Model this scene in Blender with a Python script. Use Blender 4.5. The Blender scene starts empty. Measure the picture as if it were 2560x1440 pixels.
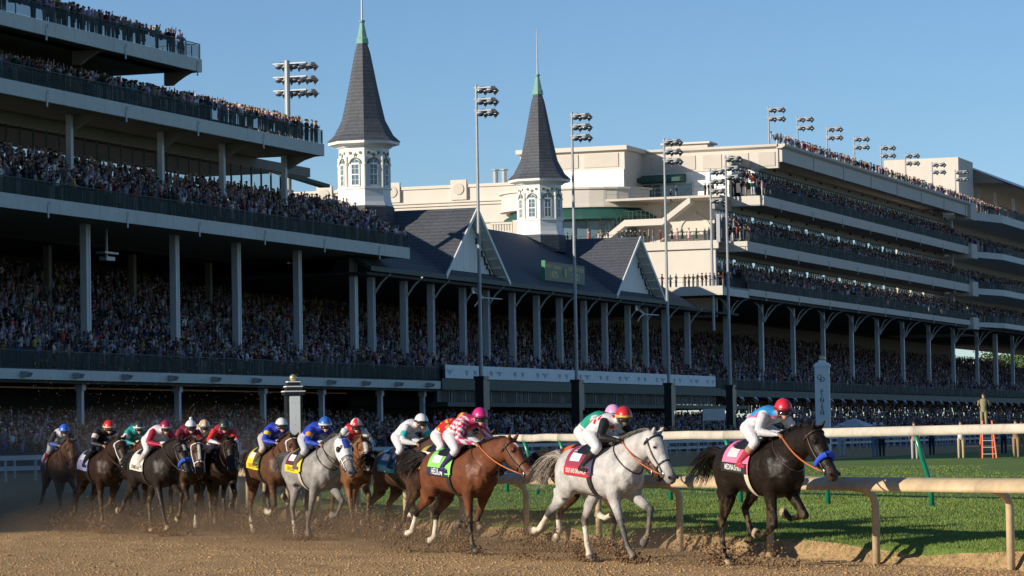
import bpy, math, random
import numpy as np
from mathutils import Vector, Matrix
random.seed(7); rng = np.random.default_rng(7)
SC = bpy.context.scene
COL = SC.collection
R = math.radians

# ------------------------------------------------------------------ camera, sky, sun, exposure
CAM_H = 1.7; FPX = 8000.0; PITCH = math.atan(373/8000.0); ROLL = R(1.0)
_R0 = np.array([1.0, 0, 0]); _U0 = np.array([0, -math.sin(PITCH), math.cos(PITCH)]); CF = np.array([0, math.cos(PITCH), math.sin(PITCH)])
CU = math.cos(ROLL)*_U0 + math.sin(ROLL)*_R0
CR = math.cos(ROLL)*_R0 - math.sin(ROLL)*_U0
CC = np.array([0, 0, CAM_H])
cam = bpy.data.cameras.new('camera'); cam_o = bpy.data.objects.new('camera', cam); COL.objects.link(cam_o)
cam.sensor_width = 36; cam.lens = 36*FPX/2560; cam.clip_start = 1; cam.clip_end = 12000
M = Matrix.Identity(4)
for i in range(3):
    M[i][0] = CR[i]; M[i][1] = CU[i]; M[i][2] = -CF[i]; M[i][3] = CC[i]
cam_o.matrix_world = M
SC.camera = cam_o
cam.dof.use_dof = False

SUN_EL = R(17.5); SUN_A = R(28)
SUN = Vector((-math.cos(SUN_A)*math.cos(SUN_EL), -math.sin(SUN_A)*math.cos(SUN_EL), math.sin(SUN_EL)))
w = bpy.data.worlds.new('World'); SC.world = w; w.use_nodes = True
nt = w.node_tree
sky = nt.nodes.new('ShaderNodeTexSky'); sky.sky_type = 'NISHITA'; sky.sun_disc = False
sky.sun_elevation = SUN_EL; sky.sun_rotation = math.atan2(SUN.x, SUN.y)
sky.air_density = 1.0; sky.dust_density = 0.2; sky.ozone_density = 4.5; sky.altitude = 1500
bg = nt.nodes['Background']; bg.inputs[1].default_value = 0.096
nt.links.new(sky.outputs[0], bg.inputs[0])
sl = bpy.data.lights.new('sun', 'SUN'); sl.energy = 5.0; sl.angle = R(0.5); sl.color = (1.0, 0.89, 0.74)
so = bpy.data.objects.new('sun', sl); COL.objects.link(so); so.rotation_euler = SUN.to_track_quat('Z', 'Y').to_euler(); so.location = (-60, -30, 60)
SC.view_settings.view_transform = 'Standard'; SC.view_settings.look = 'None'; SC.view_settings.gamma = 1.0
SC.view_settings.exposure = 0.36
SC.cycles.max_bounces = 6; SC.cycles.transparent_max_bounces = 16

# ------------------------------------------------------------------ stand frame: s along the stands, m towards the track, z up
TH = math.atan(2840/8000.0)
SD = np.array([math.sin(TH), math.cos(TH), 0.0]); SN = np.array([math.cos(TH), -math.sin(TH), 0.0])
SB = np.array([-110.0, 0, 0]); SROT = math.pi/2 - TH
def P(s, m, z): return SB + s*SD + m*SN + np.array([0, 0, z])
def ray(x, y): return CF + (x-1280)/FPX*CR - (y-720)/FPX*CU
def SZ(x, y, m=0.0):
    D = ray(x, y); t = (m - (CC-SB)@SN)/(D@SN); p = CC+t*D
    return float((p-SB)@SD), float(p[2])
def MZ(x, y, s):
    D = ray(x, y); t = (s - (CC-SB)@SD)/(D@SD); p = CC+t*D
    return float((p-SB)@SN), float(p[2])
def GP(x, y, z=0.0):
    D = ray(x, y); t = (z-CAM_H)/D[2]; p = CC+t*D
    return p
def AT(x, y, Y):
    D = ray(x, y); t = Y/D[1]; return CC+t*D

# ------------------------------------------------------------------ materials
MATS = {}
def mat(name, col, rough=0.6, var=0.0, scale=3.0, bump=0.0, bscale=30.0, metal=0.0, spec=0.5, var2=0.0, scale2=0.3, bdist=0.02):
    if name in MATS: return MATS[name]
    m = bpy.data.materials.new(name); m.use_nodes = True; MATS[name] = m
    t = m.node_tree; b = t.nodes['Principled BSDF']
    b.inputs['Roughness'].default_value = rough; b.inputs['Metallic'].default_value = metal
    b.inputs['Specular IOR Level'].default_value = spec
    b.inputs['Base Color'].default_value = (*col, 1)
    if var or var2 or bump:
        geo = t.nodes.new('ShaderNodeNewGeometry')
    last = None
    if var or var2:
        rgb = t.nodes.new('ShaderNodeRGB'); rgb.outputs[0].default_value = (*col, 1); last = rgb.outputs[0]
        for v, s in ((var, scale), (var2, scale2)):
            if not v: continue
            n = t.nodes.new('ShaderNodeTexNoise'); n.inputs['Scale'].default_value = s; n.inputs['Detail'].default_value = 5
            t.links.new(geo.outputs['Position'], n.inputs['Vector'])
            mr = t.nodes.new('ShaderNodeMapRange'); mr.inputs[1].default_value = 0.25; mr.inputs[2].default_value = 0.75
            mr.inputs[3].default_value = 1-v; mr.inputs[4].default_value = 1+v
            t.links.new(n.outputs[0], mr.inputs[0])
            mx = t.nodes.new('ShaderNodeVectorMath'); mx.operation = 'SCALE'
            t.links.new(last, mx.inputs[0]); t.links.new(mr.outputs[0], mx.inputs['Scale']); last = mx.outputs[0]
        t.links.new(last, b.inputs['Base Color'])
    if bump:
        n = t.nodes.new('ShaderNodeTexNoise'); n.inputs['Scale'].default_value = bscale; n.inputs['Detail'].default_value = 6
        t.links.new(geo.outputs['Position'], n.inputs['Vector'])
        bp = t.nodes.new('ShaderNodeBump'); bp.inputs['Strength'].default_value = bump; bp.inputs['Distance'].default_value = bdist
        t.links.new(n.outputs[0], bp.inputs['Height']); t.links.new(bp.outputs[0], b.inputs['Normal'])
    return m
def mat_vcol(name, rough=0.6, spec=0.3, var=0.15, scale=20.0, bump=0.0, bscale=60.0, sheen=0.0, bdist=0.01, coat=0.0):
    m = mat(name, (0.5, 0.5, 0.5), rough=rough, spec=spec, bump=bump, bscale=bscale, bdist=bdist)
    t = m.node_tree; b = t.nodes['Principled BSDF']
    a = t.nodes.new('ShaderNodeAttribute'); a.attribute_name = 'col'
    last = a.outputs['Color']
    if var:
        geo = t.nodes.new('ShaderNodeTexCoord')
        n = t.nodes.new('ShaderNodeTexNoise'); n.inputs['Scale'].default_value = scale; n.inputs['Detail'].default_value = 4
        t.links.new(geo.outputs['Object'], n.inputs['Vector'])
        mr = t.nodes.new('ShaderNodeMapRange'); mr.inputs[1].default_value = 0.25; mr.inputs[2].default_value = 0.75
        mr.inputs[3].default_value = 1-var; mr.inputs[4].default_value = 1+var
        t.links.new(n.outputs[0], mr.inputs[0])
        mx = t.nodes.new('ShaderNodeVectorMath'); mx.operation = 'SCALE'
        t.links.new(last, mx.inputs[0]); t.links.new(mr.outputs[0], mx.inputs['Scale']); last = mx.outputs[0]
    t.links.new(last, b.inputs['Base Color'])
    if sheen:
        b.inputs['Sheen Weight'].default_value = sheen
    if coat:
        b.inputs['Coat Weight'].default_value = coat; b.inputs['Coat Roughness'].default_value = 0.35
    return m
def mat_glass(name, col, opac=0.4, rough=0.08):
    if name in MATS: return MATS[name]
    m = bpy.data.materials.new(name); m.use_nodes = True; MATS[name] = m
    t = m.node_tree; b = t.nodes['Principled BSDF']
    b.inputs['Base Color'].default_value = (*col, 1); b.inputs['Roughness'].default_value = rough
    tr = t.nodes.new('ShaderNodeBsdfTransparent'); mx = t.nodes.new('ShaderNodeMixShader')
    mx.inputs[0].default_value = opac
    out = t.nodes['Material Output']
    t.links.new(tr.outputs[0], mx.inputs[1]); t.links.new(b.outputs[0], mx.inputs[2]); t.links.new(mx.outputs[0], out.inputs[0])
    return m

# ------------------------------------------------------------------ mesh builder
class MB:
    def __init__(s): s.v = []; s.f = []; s.mi = []
    def add(s, verts, faces, mi=0):
        o = len(s.v); s.v.extend([tuple(map(float, q)) for q in verts])
        for f in faces: s.f.append(tuple(o+i for i in f)); s.mi.append(mi)
    def box(s, x0, x1, y0, y1, z0, z1, mi=0):
        if x0 > x1: x0, x1 = x1, x0
        if y0 > y1: y0, y1 = y1, y0
        if z0 > z1: z0, z1 = z1, z0
        s.add([(x0,y0,z0),(x1,y0,z0),(x1,y1,z0),(x0,y1,z0),(x0,y0,z1),(x1,y0,z1),(x1,y1,z1),(x0,y1,z1)],
              [(0,3,2,1),(4,5,6,7),(0,1,5,4),(1,2,6,5),(2,3,7,6),(3,0,4,7)], mi)
    def prism(s, poly, vec, mi=0):          # poly: list of 3d points, extruded along vec
        n = len(poly); vec = np.array(vec, float); a = [np.array(q, float) for q in poly]; b = [q+vec for q in a]
        s.add(a+b, [tuple(range(n))[::-1], tuple(range(n, 2*n))]+[(i, (i+1) % n, n+(i+1) % n, n+i) for i in range(n)], mi)
    def rings(s, rings, closed=True, cap=True, mi=0):
        n = len(rings[0]); o = []
        for r in rings: o.extend(r)
        f = []
        for k in range(len(rings)-1):
            for i in range(n if closed else n-1):
                j = (i+1) % n; f.append((k*n+i, k*n+j, (k+1)*n+j, (k+1)*n+i))
        if cap and closed:
            f.append(tuple(range(n))[::-1]); f.append(tuple((len(rings)-1)*n+i for i in range(n)))
        s.add(o, f, mi)
    def tube(s, pts, rad, n=8, cap=True, mi=0, side=None, flat=1.0):
        pts = [np.array(q, float) for q in pts]
        if np.isscalar(rad): rad = [rad]*len(pts)
        rg = []
        for i, q in enumerate(pts):
            t = pts[min(i+1, len(pts)-1)]-pts[max(i-1, 0)]; t = t/(np.linalg.norm(t)+1e-12)
            ref = np.array(side, float) if side is not None else (np.array([0, 1.0, 0]) if abs(t[1]) < 0.9 else np.array([1.0, 0, 0]))
            a = ref-t*(ref@t); a /= np.linalg.norm(a)+1e-12; b = np.cross(t, a)
            r = rad[i]; ra, rb = (r if not np.isscalar(r) else (r, r*flat))
            rg.append([q+ra*math.cos(2*math.pi*k/n)*a+rb*math.sin(2*math.pi*k/n)*b for k in range(n)])
        s.rings(rg, True, cap, mi)
    def cyl(s, x, y, z0, z1, r0, r1=None, n=10, mi=0):
        s.tube([(x, y, z0), (x, y, z1)], [r0, r0 if r1 is None else r1], n, mi=mi)
    def lathe(s, prof, c=(0, 0, 0), n=16, mi=0, rot=0.0):
        rg = [[(c[0]+r*math.cos(rot+2*math.pi*k/n), c[1]+r*math.sin(rot+2*math.pi*k/n), c[2]+z) for k in range(n)] for r, z in prof]
        s.rings(rg, True, True, mi)
    def ball(s, c, r, n=12, mi=0, sc=(1, 1, 1)):
        k = max(4, n//2)
        pr = [(max(1e-4, math.sin(math.pi*i/k)), -math.cos(math.pi*i/k)) for i in range(k+1)]
        rg = [[(c[0]+r*sc[0]*p*math.cos(2*math.pi*j/n), c[1]+r*sc[1]*p*math.sin(2*math.pi*j/n), c[2]+r*sc[2]*h) for j in range(n)] for p, h in pr]
        s.rings(rg, True, False, mi)
    def mesh(s, name, mats, smooth=False):
        me = bpy.data.meshes.new(name); me.from_pydata(s.v, [], s.f)
        if not isinstance(mats, (list, tuple)): mats = [mats]
        for q in mats: me.materials.append(q)
        if len(mats) > 1: me.polygons.foreach_set('material_index', s.mi)
        if smooth: me.polygons.foreach_set('use_smooth', [True]*len(s.f))
        me.update(); return me
    def build(s, name, mats, parent=None, smooth=False, loc=None, rot=None):
        return link(name, s.mesh(name, mats, smooth), parent, loc, rot)
def link(name, me, parent=None, loc=None, rot=None):
    o = bpy.data.objects.new(name, me); COL.objects.link(o)
    if parent is not None: o.parent = parent
    if loc is not None: o.location = [float(q) for q in loc]
    if rot is not None: o.rotation_euler = rot
    return o
def tag(o, label=None, cat=None, group=None, kind=None):
    if label: o['label'] = label
    if cat: o['category'] = cat
    if group: o['group'] = group
    if kind: o['kind'] = kind
    return o
def empty(name, loc=(0, 0, 0), rz=0.0, label=None, cat=None, group=None):
    o = bpy.data.objects.new(name, None); COL.objects.link(o); o.location = [float(q) for q in loc]; o.rotation_euler = (0, 0, rz)
    o.empty_display_size = 0.3
    return tag(o, label, cat, group)
def set_vcol(me, cols):
    a = me.color_attributes.new('col', 'FLOAT_COLOR', 'POINT')
    c = np.ones((len(me.vertices), 4), np.float32); c[:, :3] = cols
    a.data.foreach_set('color', c.ravel())
def np_mesh(name, V, F, mats=None, smooth=False, cols=None):
    me = bpy.data.meshes.new(name); V = np.asarray(V, np.float32); F = np.asarray(F, np.int32); k = F.shape[1]
    me.vertices.add(len(V)); me.vertices.foreach_set('co', V.ravel())
    me.loops.add(F.size); me.loops.foreach_set('vertex_index', F.ravel())
    me.polygons.add(len(F)); me.polygons.foreach_set('loop_start', np.arange(0, F.size, k, dtype=np.int32))
    if mats is not None:
        for q in (mats if isinstance(mats, (list, tuple)) else [mats]): me.materials.append(q)
    me.update(calc_edges=True)
    if smooth: me.polygons.foreach_set('use_smooth', np.ones(len(F), bool))
    if cols is not None: set_vcol(me, cols)
    return me
class Stand:                                # an Empty in the stand frame at s0; parts use local x = s-s0, y = -m
    def __init__(S, name, s0, label, cat, m0=0.0, group=None):
        S.s0 = s0; S.m0 = m0; S.o = empty(name, P(s0, m0, 0), SROT, label, cat, group)
    def L(S, s, m, z): return (s-S.s0, -(m-S.m0), z)
    def box(S, name, mt, s0, s1, m0, m1, z0, z1, parent=None):
        b = MB(); b.box(s0-S.s0, s1-S.s0, -(m0-S.m0), -(m1-S.m0), z0, z1); return b.build(name, mt, parent or S.o)
    def mb(S, bm, name, mt, parent=None, smooth=False): return bm.build(name, mt, parent or S.o, smooth)
    def put(S, name, me, s, m, z, parent=None): return link(name, me, parent or S.o, S.L(s, m, z))
    def prism_sz(S, name, mt, pts, m0, m1, parent=None):       # polygon in (s,z), extruded between m0 and m1
        b = MB(); b.prism([S.L(s, m0, z) for s, z in pts], (0, m0-m1, 0)); return b.build(name, mt, parent or S.o)
    def prism_mz(S, name, mt, pts, s0, s1, parent=None):
        b = MB(); b.prism([S.L(s0, m, z) for m, z in pts], (s1-s0, 0, 0)); return b.build(name, mt, parent or S.o)
# ------------------------------------------------------------------ ground, dirt track, turf
def smooth_curve(pts, step=0.25, sig=4.0):
    pts = np.array(pts, float); y = np.arange(pts[0, 1], pts[-1, 1], step); x = np.interp(y, pts[:, 1], pts[:, 0])
    k = int(sig*3/step); g = np.exp(-0.5*(np.arange(-k, k+1)*step/sig)**2); g /= g.sum()
    xp = np.concatenate([x[0]+(np.arange(-k, 0))*(x[1]-x[0]), x, x[-1]+np.arange(1, k+1)*(x[-1]-x[-2])])
    return np.convolve(xp, g, 'valid'), y
RX, RY = smooth_curve([(20, 18), (9.6, 32), (5.77, 37.8), (4.5, 40.7), (3.25, 44.4), (.85, 50.6), (-1.95, 57.8), (-4.4, 65), (-6.2, 72.5), (-7.4, 80), (-7.8, 92), (-7, 105), (-4.5, 120), (1, 138), (20, 192), (52, 282), (80, 361)], sig=3.0)
TX, TY = smooth_curve([(24, 28), (11, 44), (7.2, 50.8), (5.4, 54.6), (2.8, 60.5), (.35, 70), (-2, 82), (-3.0, 92), (-2.3, 107), (2.5, 127), (14, 160), (33, 214), (66, 308)], sig=3.0)
def rail_x(y): return np.interp(y, RY, RX)
def vnoise(x, y, s, seed=0):
    """cheap smooth value noise, vectorised"""
    x = np.asarray(x)/s; y = np.asarray(y)/s; i = np.floor(x); j = np.floor(y); fx = x-i; fy = y-j
    fx = fx*fx*(3-2*fx); fy = fy*fy*(3-2*fy)
    def h(a, b): v = np.sin(a*127.1+b*311.7+seed*74.7)*43758.5453; return v-np.floor(v)
    return (h(i, j)*(1-fx)+h(i+1, j)*fx)*(1-fy)+(h(i, j+1)*(1-fx)+h(i+1, j+1)*fx)*fy
def turf_h(w, y):
    w = np.maximum(w, 0)
    edge = 0.16+0.30*vnoise(y, y*0, 1.1, 3)
    st = np.clip((w-0.12)/edge, 0, 1); st = st*st*(3-2*st)
    rise = np.clip(w/10.0, 0, 1)
    h = 0.23*st+0.26*rise*(2-rise)
    far = np.clip((y-75)/90.0, 0, 1)
    return h*(1-0.45*far)+0.03*(vnoise(w, y, 1.3, 5)-0.5)*st
def dirt_h(x, y):
    return 0.030*(vnoise(x, y, 0.9, 1)-0.5)+0.040*(vnoise(x, y, 0.36, 2)-0.5)+0.014*(vnoise(x, y, 0.16, 9)-0.5)
m_dirt = mat('track_dirt', (0.42, 0.275, 0.135), rough=0.95, var=0.34, scale=16.0, bump=1.0, bscale=30.0, spec=0.10, var2=0.20, scale2=0.5, bdist=0.04)
m_turf = mat('turf_soil_grass', (0.112, 0.175, 0.035), rough=0.9, var=0.25, scale=5.0, bump=0.25, bscale=22.0, spec=0.2, var2=0.25, scale2=0.22, bdist=0.06)
m_bank = mat('bank_soil', (0.36, 0.235, 0.12), rough=0.95, var=0.3, scale=6.0, bump=1.0, bscale=14.0, spec=0.1, bdist=0.06)
m_ground = mat('ground_paving', (0.17, 0.15, 0.13), rough=0.9, var=0.2, scale=0.4)
b = MB(); b.add([(-4000, -600, -0.12), (4000, -600, -0.12), (4000, 7000, -0.12), (-4000, 7000, -0.12)], [(0, 1, 2, 3)])
tag(b.build('ground', m_ground), kind='structure')
# near dirt, fine mesh in front of the rail
ys = np.concatenate([np.arange(26, 36, 0.5), np.arange(36, 72, 0.09), np.arange(72, 110, 0.6), np.arange(110, 330, 4.0)])
ws = np.concatenate([[-160, -110, -70, -45, -30, -22], np.arange(-18, -9, 0.35), np.arange(-9, 0.05, 0.09), [0.14]])
YY, WW = np.meshgrid(ys, ws, indexing='ij'); XX = rail_x(YY)+WW
ZZ = dirt_h(XX, YY)
def grid_faces(a, c):
    i = np.arange(a-1)[:, None]*c+np.arange(c-1)[None, :]; i = i.ravel()
    return np.stack([i, i+1, i+c+1, i+c], 1)
me = np_mesh('dirt_track', np.stack([XX, YY, ZZ], -1).reshape(-1, 3), grid_faces(*XX.shape), m_dirt, True)
tag(link('dirt_track', me), kind='structure')
# turf, from the rail inwards; first strip is the eroded earth bank
ys = np.concatenate([np.arange(22, 34, 0.5), np.arange(34, 80, 0.14), np.arange(80, 120, 0.6), np.arange(120, 340, 3.0)])
ws = np.concatenate([np.arange(0.0, 1.5, 0.07), np.arange(1.5, 12, 0.3), np.arange(12, 40, 1.5), [50, 80, 140, 240, 400]])
YY, WW = np.meshgrid(ys, ws, indexing='ij'); XX = rail_x(YY)+0.10+WW; ZZ = turf_h(WW, YY)-0.02
nb = 5
for nm, sl_, m_ in (('earth_bank', slice(0, nb+1), m_bank), ('turf', slice(nb, None), m_turf)):
    A = np.stack([XX[:, sl_], YY[:, sl_], ZZ[:, sl_]], -1)
    tag(link(nm, np_mesh(nm, A.reshape(-1, 3), grid_faces(A.shape[0], A.shape[1]), m_, True)), kind='structure')
# grass blades on the turf (stuff)
m_grass = mat_vcol('grass_blade', rough=0.7, spec=0.25, var=0.0)
def blades(n, y0, y1, w0, w1, hmin, hmax, wid, seed):
    r = np.random.default_rng(seed)
    u = r.random(n); y = 1/(1/y0+(1/y1-1/y0)*u) if y1 > 60 else y0+(y1-y0)*u
    x = rail_x(y)+0.1+w0+(w1-w0)*r.random(n)**1.3; w_ = x-rail_x(y)-0.1
    keep = (np.abs(x/y) < 0.175) & ((w_ > 0.36) | (r.random(n) < (w_-0.12)*3.0)); x = x[keep]; y = y[keep]; w_ = w_[keep]; n = len(x)
    z = turf_h(w_, y)-0.03; h = hmin+(hmax-hmin)*r.random(n)*(0.6+0.8*vnoise(x, y, 0.6, 8)); a = r.random(n)*math.pi*2; ln = (r.random((n, 2))-0.5)*h[:, None]*0.9
    dx = np.cos(a)*wid*y/45; dy = np.sin(a)*wid*y/45
    V = np.stack([np.stack([x-dx, y-dy, z], 1), np.stack([x+dx, y+dy, z], 1), np.stack([x+ln[:, 0], y+ln[:, 1], z+h], 1)], 1)
    c = np.array([0.128, 0.198, 0.038])*(0.65+0.6*r.random((n, 1)))*(0.75+0.5*vnoise(x, y, 2.2, 4))[:, None]
    c = np.where(r.random((n, 1)) < 0.12, np.array([0.23, 0.21, 0.07])*(0.7+0.5*r.random((n, 1))), c)
    return V.reshape(-1, 3), np.repeat(c, 3, 0)
parts = [blades(190000, 35, 62, 0.2, 9, 0.022, 0.055, 0.006, 1), blades(60000, 55, 120, 0.5, 22, 0.02, 0.05, 0.008, 2)]
V = np.concatenate([p[0] for p in parts]); C = np.concatenate([p[1] for p in parts])
o = link('grass', np_mesh('grass', V, np.arange(len(V)).reshape(-1, 3), m_grass, False, C))
tag(o, 'short lit green grass covering the turf course behind the rail', 'grass', kind='stuff')
# clods lying on the dirt (stuff)
def clod_mesh(name, pos, size, mt, seed=0):
    r = np.random.default_rng(seed); n = len(pos)
    base = np.array([(1, 0, 0), (-1, 0, 0), (0, 1, 0), (0, -1, 0), (0, 0, 1), (0, 0, -1)], float)
    F = np.array([(0, 2, 4), (2, 1, 4), (1, 3, 4), (3, 0, 4), (2, 0, 5), (1, 2, 5), (3, 1, 5), (0, 3, 5)])
    V = base[None]*(0.6+0.8*r.random((n, 6, 1)))*size[:, None, None]
    a = r.random(n)*6.28; ca, sa = np.cos(a)[:, None], np.sin(a)[:, None]
    V = np.stack([V[..., 0]*ca-V[..., 1]*sa, V[..., 0]*sa+V[..., 1]*ca, V[..., 2]*0.8], -1)+pos[:, None]
    return np_mesh(name, V.reshape(-1, 3), (F[None]+6*np.arange(n)[:, None, None]).reshape(-1, 3), mt, False)
n = 42000; r = np.random.default_rng(11)
y = 37+(72-37)*r.random(n)**1.5; x = (-0.168+0.336*r.random(n))*y; k = x < rail_x(y)+0.05; x, y = x[k], y[k]
z = dirt_h(x, y); sz = 0.008+0.022*r.random(len(x))**3
m_clod = mat('dirt_clod', (0.36, 0.225, 0.11), rough=0.95, var=0.45, scale=9.0, spec=0.1)
o = link('dirt_clods', clod_mesh('dirt_clods', np.stack([x, y, z], 1), sz, m_clod, 3))
tag(o, 'loose brown dirt clods covering the harrowed track surface', 'dirt', kind='stuff')
# ------------------------------------------------------------------ stands
m_fascia = mat('fascia_painted_concrete', (0.50, 0.53, 0.50), rough=0.6, var=0.06, scale=2.0, var2=0.06, scale2=0.25)
m_white = mat('white_paint', (0.74, 0.74, 0.70), rough=0.5, var=0.05, scale=1.2)
m_col = mat('column_paint', (0.50, 0.53, 0.55), rough=0.5, var=0.08, scale=1.0)
m_beige = mat('beige_stucco', (0.52, 0.47, 0.405), rough=0.8, var=0.05, scale=0.8, bump=0.15, bscale=12)
m_cream = mat('cream_stucco', (0.58, 0.535, 0.465), rough=0.8, var=0.04, scale=0.6, bump=0.1, bscale=10)
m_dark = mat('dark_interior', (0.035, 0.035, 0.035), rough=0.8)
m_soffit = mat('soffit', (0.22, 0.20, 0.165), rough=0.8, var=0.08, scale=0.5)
m_step = mat('seating_concrete', (0.09, 0.09, 0.09), rough=0.85, var=0.15, scale=0.8)
m_slate = mat('slate_roof', (0.064, 0.071, 0.084), rough=0.75, var=0.28, scale=3.5, bump=0.4, bscale=7, var2=0.15, scale2=0.4)
_t = m_slate.node_tree; _b = _t.nodes['Principled BSDF']; _l = _b.inputs['Base Color'].links[0].from_socket
_g = _t.nodes.new('ShaderNodeNewGeometry'); _w = _t.nodes.new('ShaderNodeTexWave'); _w.bands_direction = 'Z'; _w.inputs['Scale'].default_value = 0.9; _w.inputs['Distortion'].default_value = 1.2; _w.inputs['Detail'].default_value = 3; _t.links.new(_g.outputs['Position'], _w.inputs['Vector'])
_m = _t.nodes.new('ShaderNodeMapRange'); _m.inputs[3].default_value = 0.78; _m.inputs[4].default_value = 1.2; _t.links.new(_w.outputs['Fac'], _m.inputs[0])
_x = _t.nodes.new('ShaderNodeVectorMath'); _x.operation = 'SCALE'; _t.links.new(_l, _x.inputs[0]); _t.links.new(_m.outputs[0], _x.inputs['Scale']); _t.links.new(_x.outputs[0], _b.inputs['Base Color'])
m_green = mat('dark_green_paint', (0.012, 0.040, 0.034), rough=0.6, var=0.1, scale=1.0)
m_awn = mat('green_awning', (0.012, 0.075, 0.06), rough=0.7, var=0.1, scale=1.5)
m_rail = mat_glass('green_tinted_panel', (0.010, 0.032, 0.030), 0.40, 0.6)
m_rail.node_tree.nodes['Principled BSDF'].inputs['Specular IOR Level'].default_value = 0.15
m_glass = mat_glass('window_glass', (0.03, 0.045, 0.05), 0.16, 0.3)
m_glass.node_tree.nodes['Principled BSDF'].inputs['Specular IOR Level'].default_value = 0.05
m_wglass = mat('window_pane_blue', (0.10, 0.16, 0.19), rough=0.08, spec=0.8)
m_palepane = mat('pale_pane', (0.55, 0.66, 0.68), rough=0.6)  # even pale blue for the window strip panes
m_grey = mat('grey_metal', (0.33, 0.35, 0.36), rough=0.4, metal=0.3, var=0.08, scale=2)
m_copper = mat('green_copper', (0.15, 0.32, 0.25), rough=0.6, var=0.12, scale=2)
m_gold = mat('gold_leaf', (0.55, 0.42, 0.10), rough=0.5, metal=0.0)
m_ball = mat('gold_ball', (0.52, 0.44, 0.22), rough=0.35, metal=0.6)
m_black = mat('black_paint', (0.012, 0.012, 0.014), rough=0.4)
m_lamp = mat('lamp_housing', (0.30, 0.31, 0.32), rough=0.5, metal=0.1)
m_lens = mat('lamp_lens', (0.06, 0.07, 0.08), rough=0.1)
m_signgreen = mat('sign_green', (0.008, 0.055, 0.026), rough=0.5, var=0.1, scale=3)
m_shut = mat('trim_moss', (0.13, 0.14, 0.06), rough=0.6)

def panels(S, name, mt, s0, s1, w, m0, m1, z0, z1, gap=0.03, parent=None):
    n = max(1, int(round((s1-s0)/w))); w = (s1-s0)/n
    b = MB(); b.box(0, w-gap, 0, -(m1-m0), 0, z1-z0); me = b.mesh(name, mt)
    return [S.put(name, me, s0+i*w, m0, z0, parent) for i in range(n)]
def railing(S, s0, s1, m, z, h=1.1, w=2.4, panel=True):
    n = max(1, int(round((s1-s0)/w))); w = (s1-s0)/n
    if panel:
        b = MB(); b.box(0.05, w-0.05, 0, 0.02, 0.06, h-0.06); me = b.mesh('railing_panel', m_rail)
        for i in range(n): S.put('railing_panel', me, s0+i*w, m, z)
    b = MB(); b.box(-0.03, 0.03, -0.03, 0.03, 0, h); me = b.mesh('railing_post', m_green)
    for i in range(n+1): S.put('railing_post', me, s0+i*w, m-0.02, z)
    S.box('handrail', m_green, s0, s1, m-0.06, m+0.03, z+h, z+h+0.06)
def steps(S, s0, s1, m0, m1, z0, z1, n, zb):
    b = MB()
    for i in range(n):
        a = m0+(m1-m0)*i/n; c = m0+(m1-m0)*(i+1)/n; z = z0+(z1-z0)*i/(n-1)
        b.box(s0-S.s0, s1-S.s0, -a, -c, max(z-1.2, zb), z)
    S.mb(b, 'seating_tier', m_step)
def bracket(S, mt, s, zb, d=2.4, w=0.4, drop=0.9):
    pts = [(-0.28, zb+0.35), (-0.28, zb+0.02), (-0.9, zb-0.02), (-d*0.6, zb-drop*0.30), (-d*0.85, zb-drop*0.7), (-d, zb-drop), (-d-0.6, zb-drop), (-d-0.6, zb+0.35)]
    S.prism_mz('cantilever_bracket', mt, pts, s-w, s)
def railing_e(S, s, m0, m1, z, h=1.1):
    b = MB()
    for i in range(8):
        x, y, _ = S.L(s, m0+(m1-m0)*i/7, 0); b.box(x-.03, x+.03, y-.03, y+.03, z, z+h)
    x, y0, _ = S.L(s, m0, 0); _, y1, _ = S.L(s, m1, 0); b.box(x-.04, x+.04, y0, y1, z+h+.062, z+h+.11)
    S.mb(b, 'end_railing', m_green)
SEATS = []      # (s0,s1,m_front,m_back,z_front,z_back,rows,spacing,tag)
# ---- tiered grandstand on the left
A = Stand('tiered_grandstand', 117.0, 'dark tiered grandstand with white balcony fascias at the left, packed with spectators', 'grandstand')
ZL = [(6.2, 6.9), (17.7, 18.7), (25.4, 26.4), (30.0, 31.0)]; SE = [309.0, 301.8, 282.6, 258.8]
S0 = 205.0
for k in range(4):
    zb, zt = ZL[k]; e = SE[k]
    panels(A, 'fascia_panel', m_fascia, S0, e, 3.05, 0.0, -0.28, zb, zt, gap=0.025)
    dep = [24, 13, 9.0, 9.0][k]; railing_e(A, e-0.12, -0.2, -4.5, zt+(0.3 if k == 0 else 0))
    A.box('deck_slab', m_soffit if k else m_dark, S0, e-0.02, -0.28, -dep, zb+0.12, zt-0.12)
    railing(A, S0, e-0.1, -0.12, zt+(0.12 if k == 0 else 0.0), 1.12)
    if k == 0:
        A.box('kerb_beam', m_dark, S0, e, -0.15, -0.5, zt, zt+0.12)
        b = MB(); b.prism([(0, 0, 0), (0, -0.05, 0.42), (0, -0.62, 0.30), (0, -0.42, 0.02)], (0.62, 0, 0)); b.box(0.1, 0.5, -0.02, 0.06, 0.1, 0.35)
        fl = b.mesh('floodlight', m_grey)
        s = S0+1.5
        while s < e-1: A.put('floodlight', fl, s, 0.02, zb+0.12); s += 7.6
    else:
        b = MB(); b.box(0, 0.16, 0, -0.06, -0.35, 0.55); b.tube([(0.08, -0.03, 0.5), (0.08, -0.03, 0.75), (0.25, -0.03, 0.8), (0.3, -0.03, 0.5)], 0.025, 5); dm = b.mesh('downpipe', m_fascia)
        s = S0+4
        while s < e-1: A.put('downpipe', dm, s, 0.01, zb); s += 12.2
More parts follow.
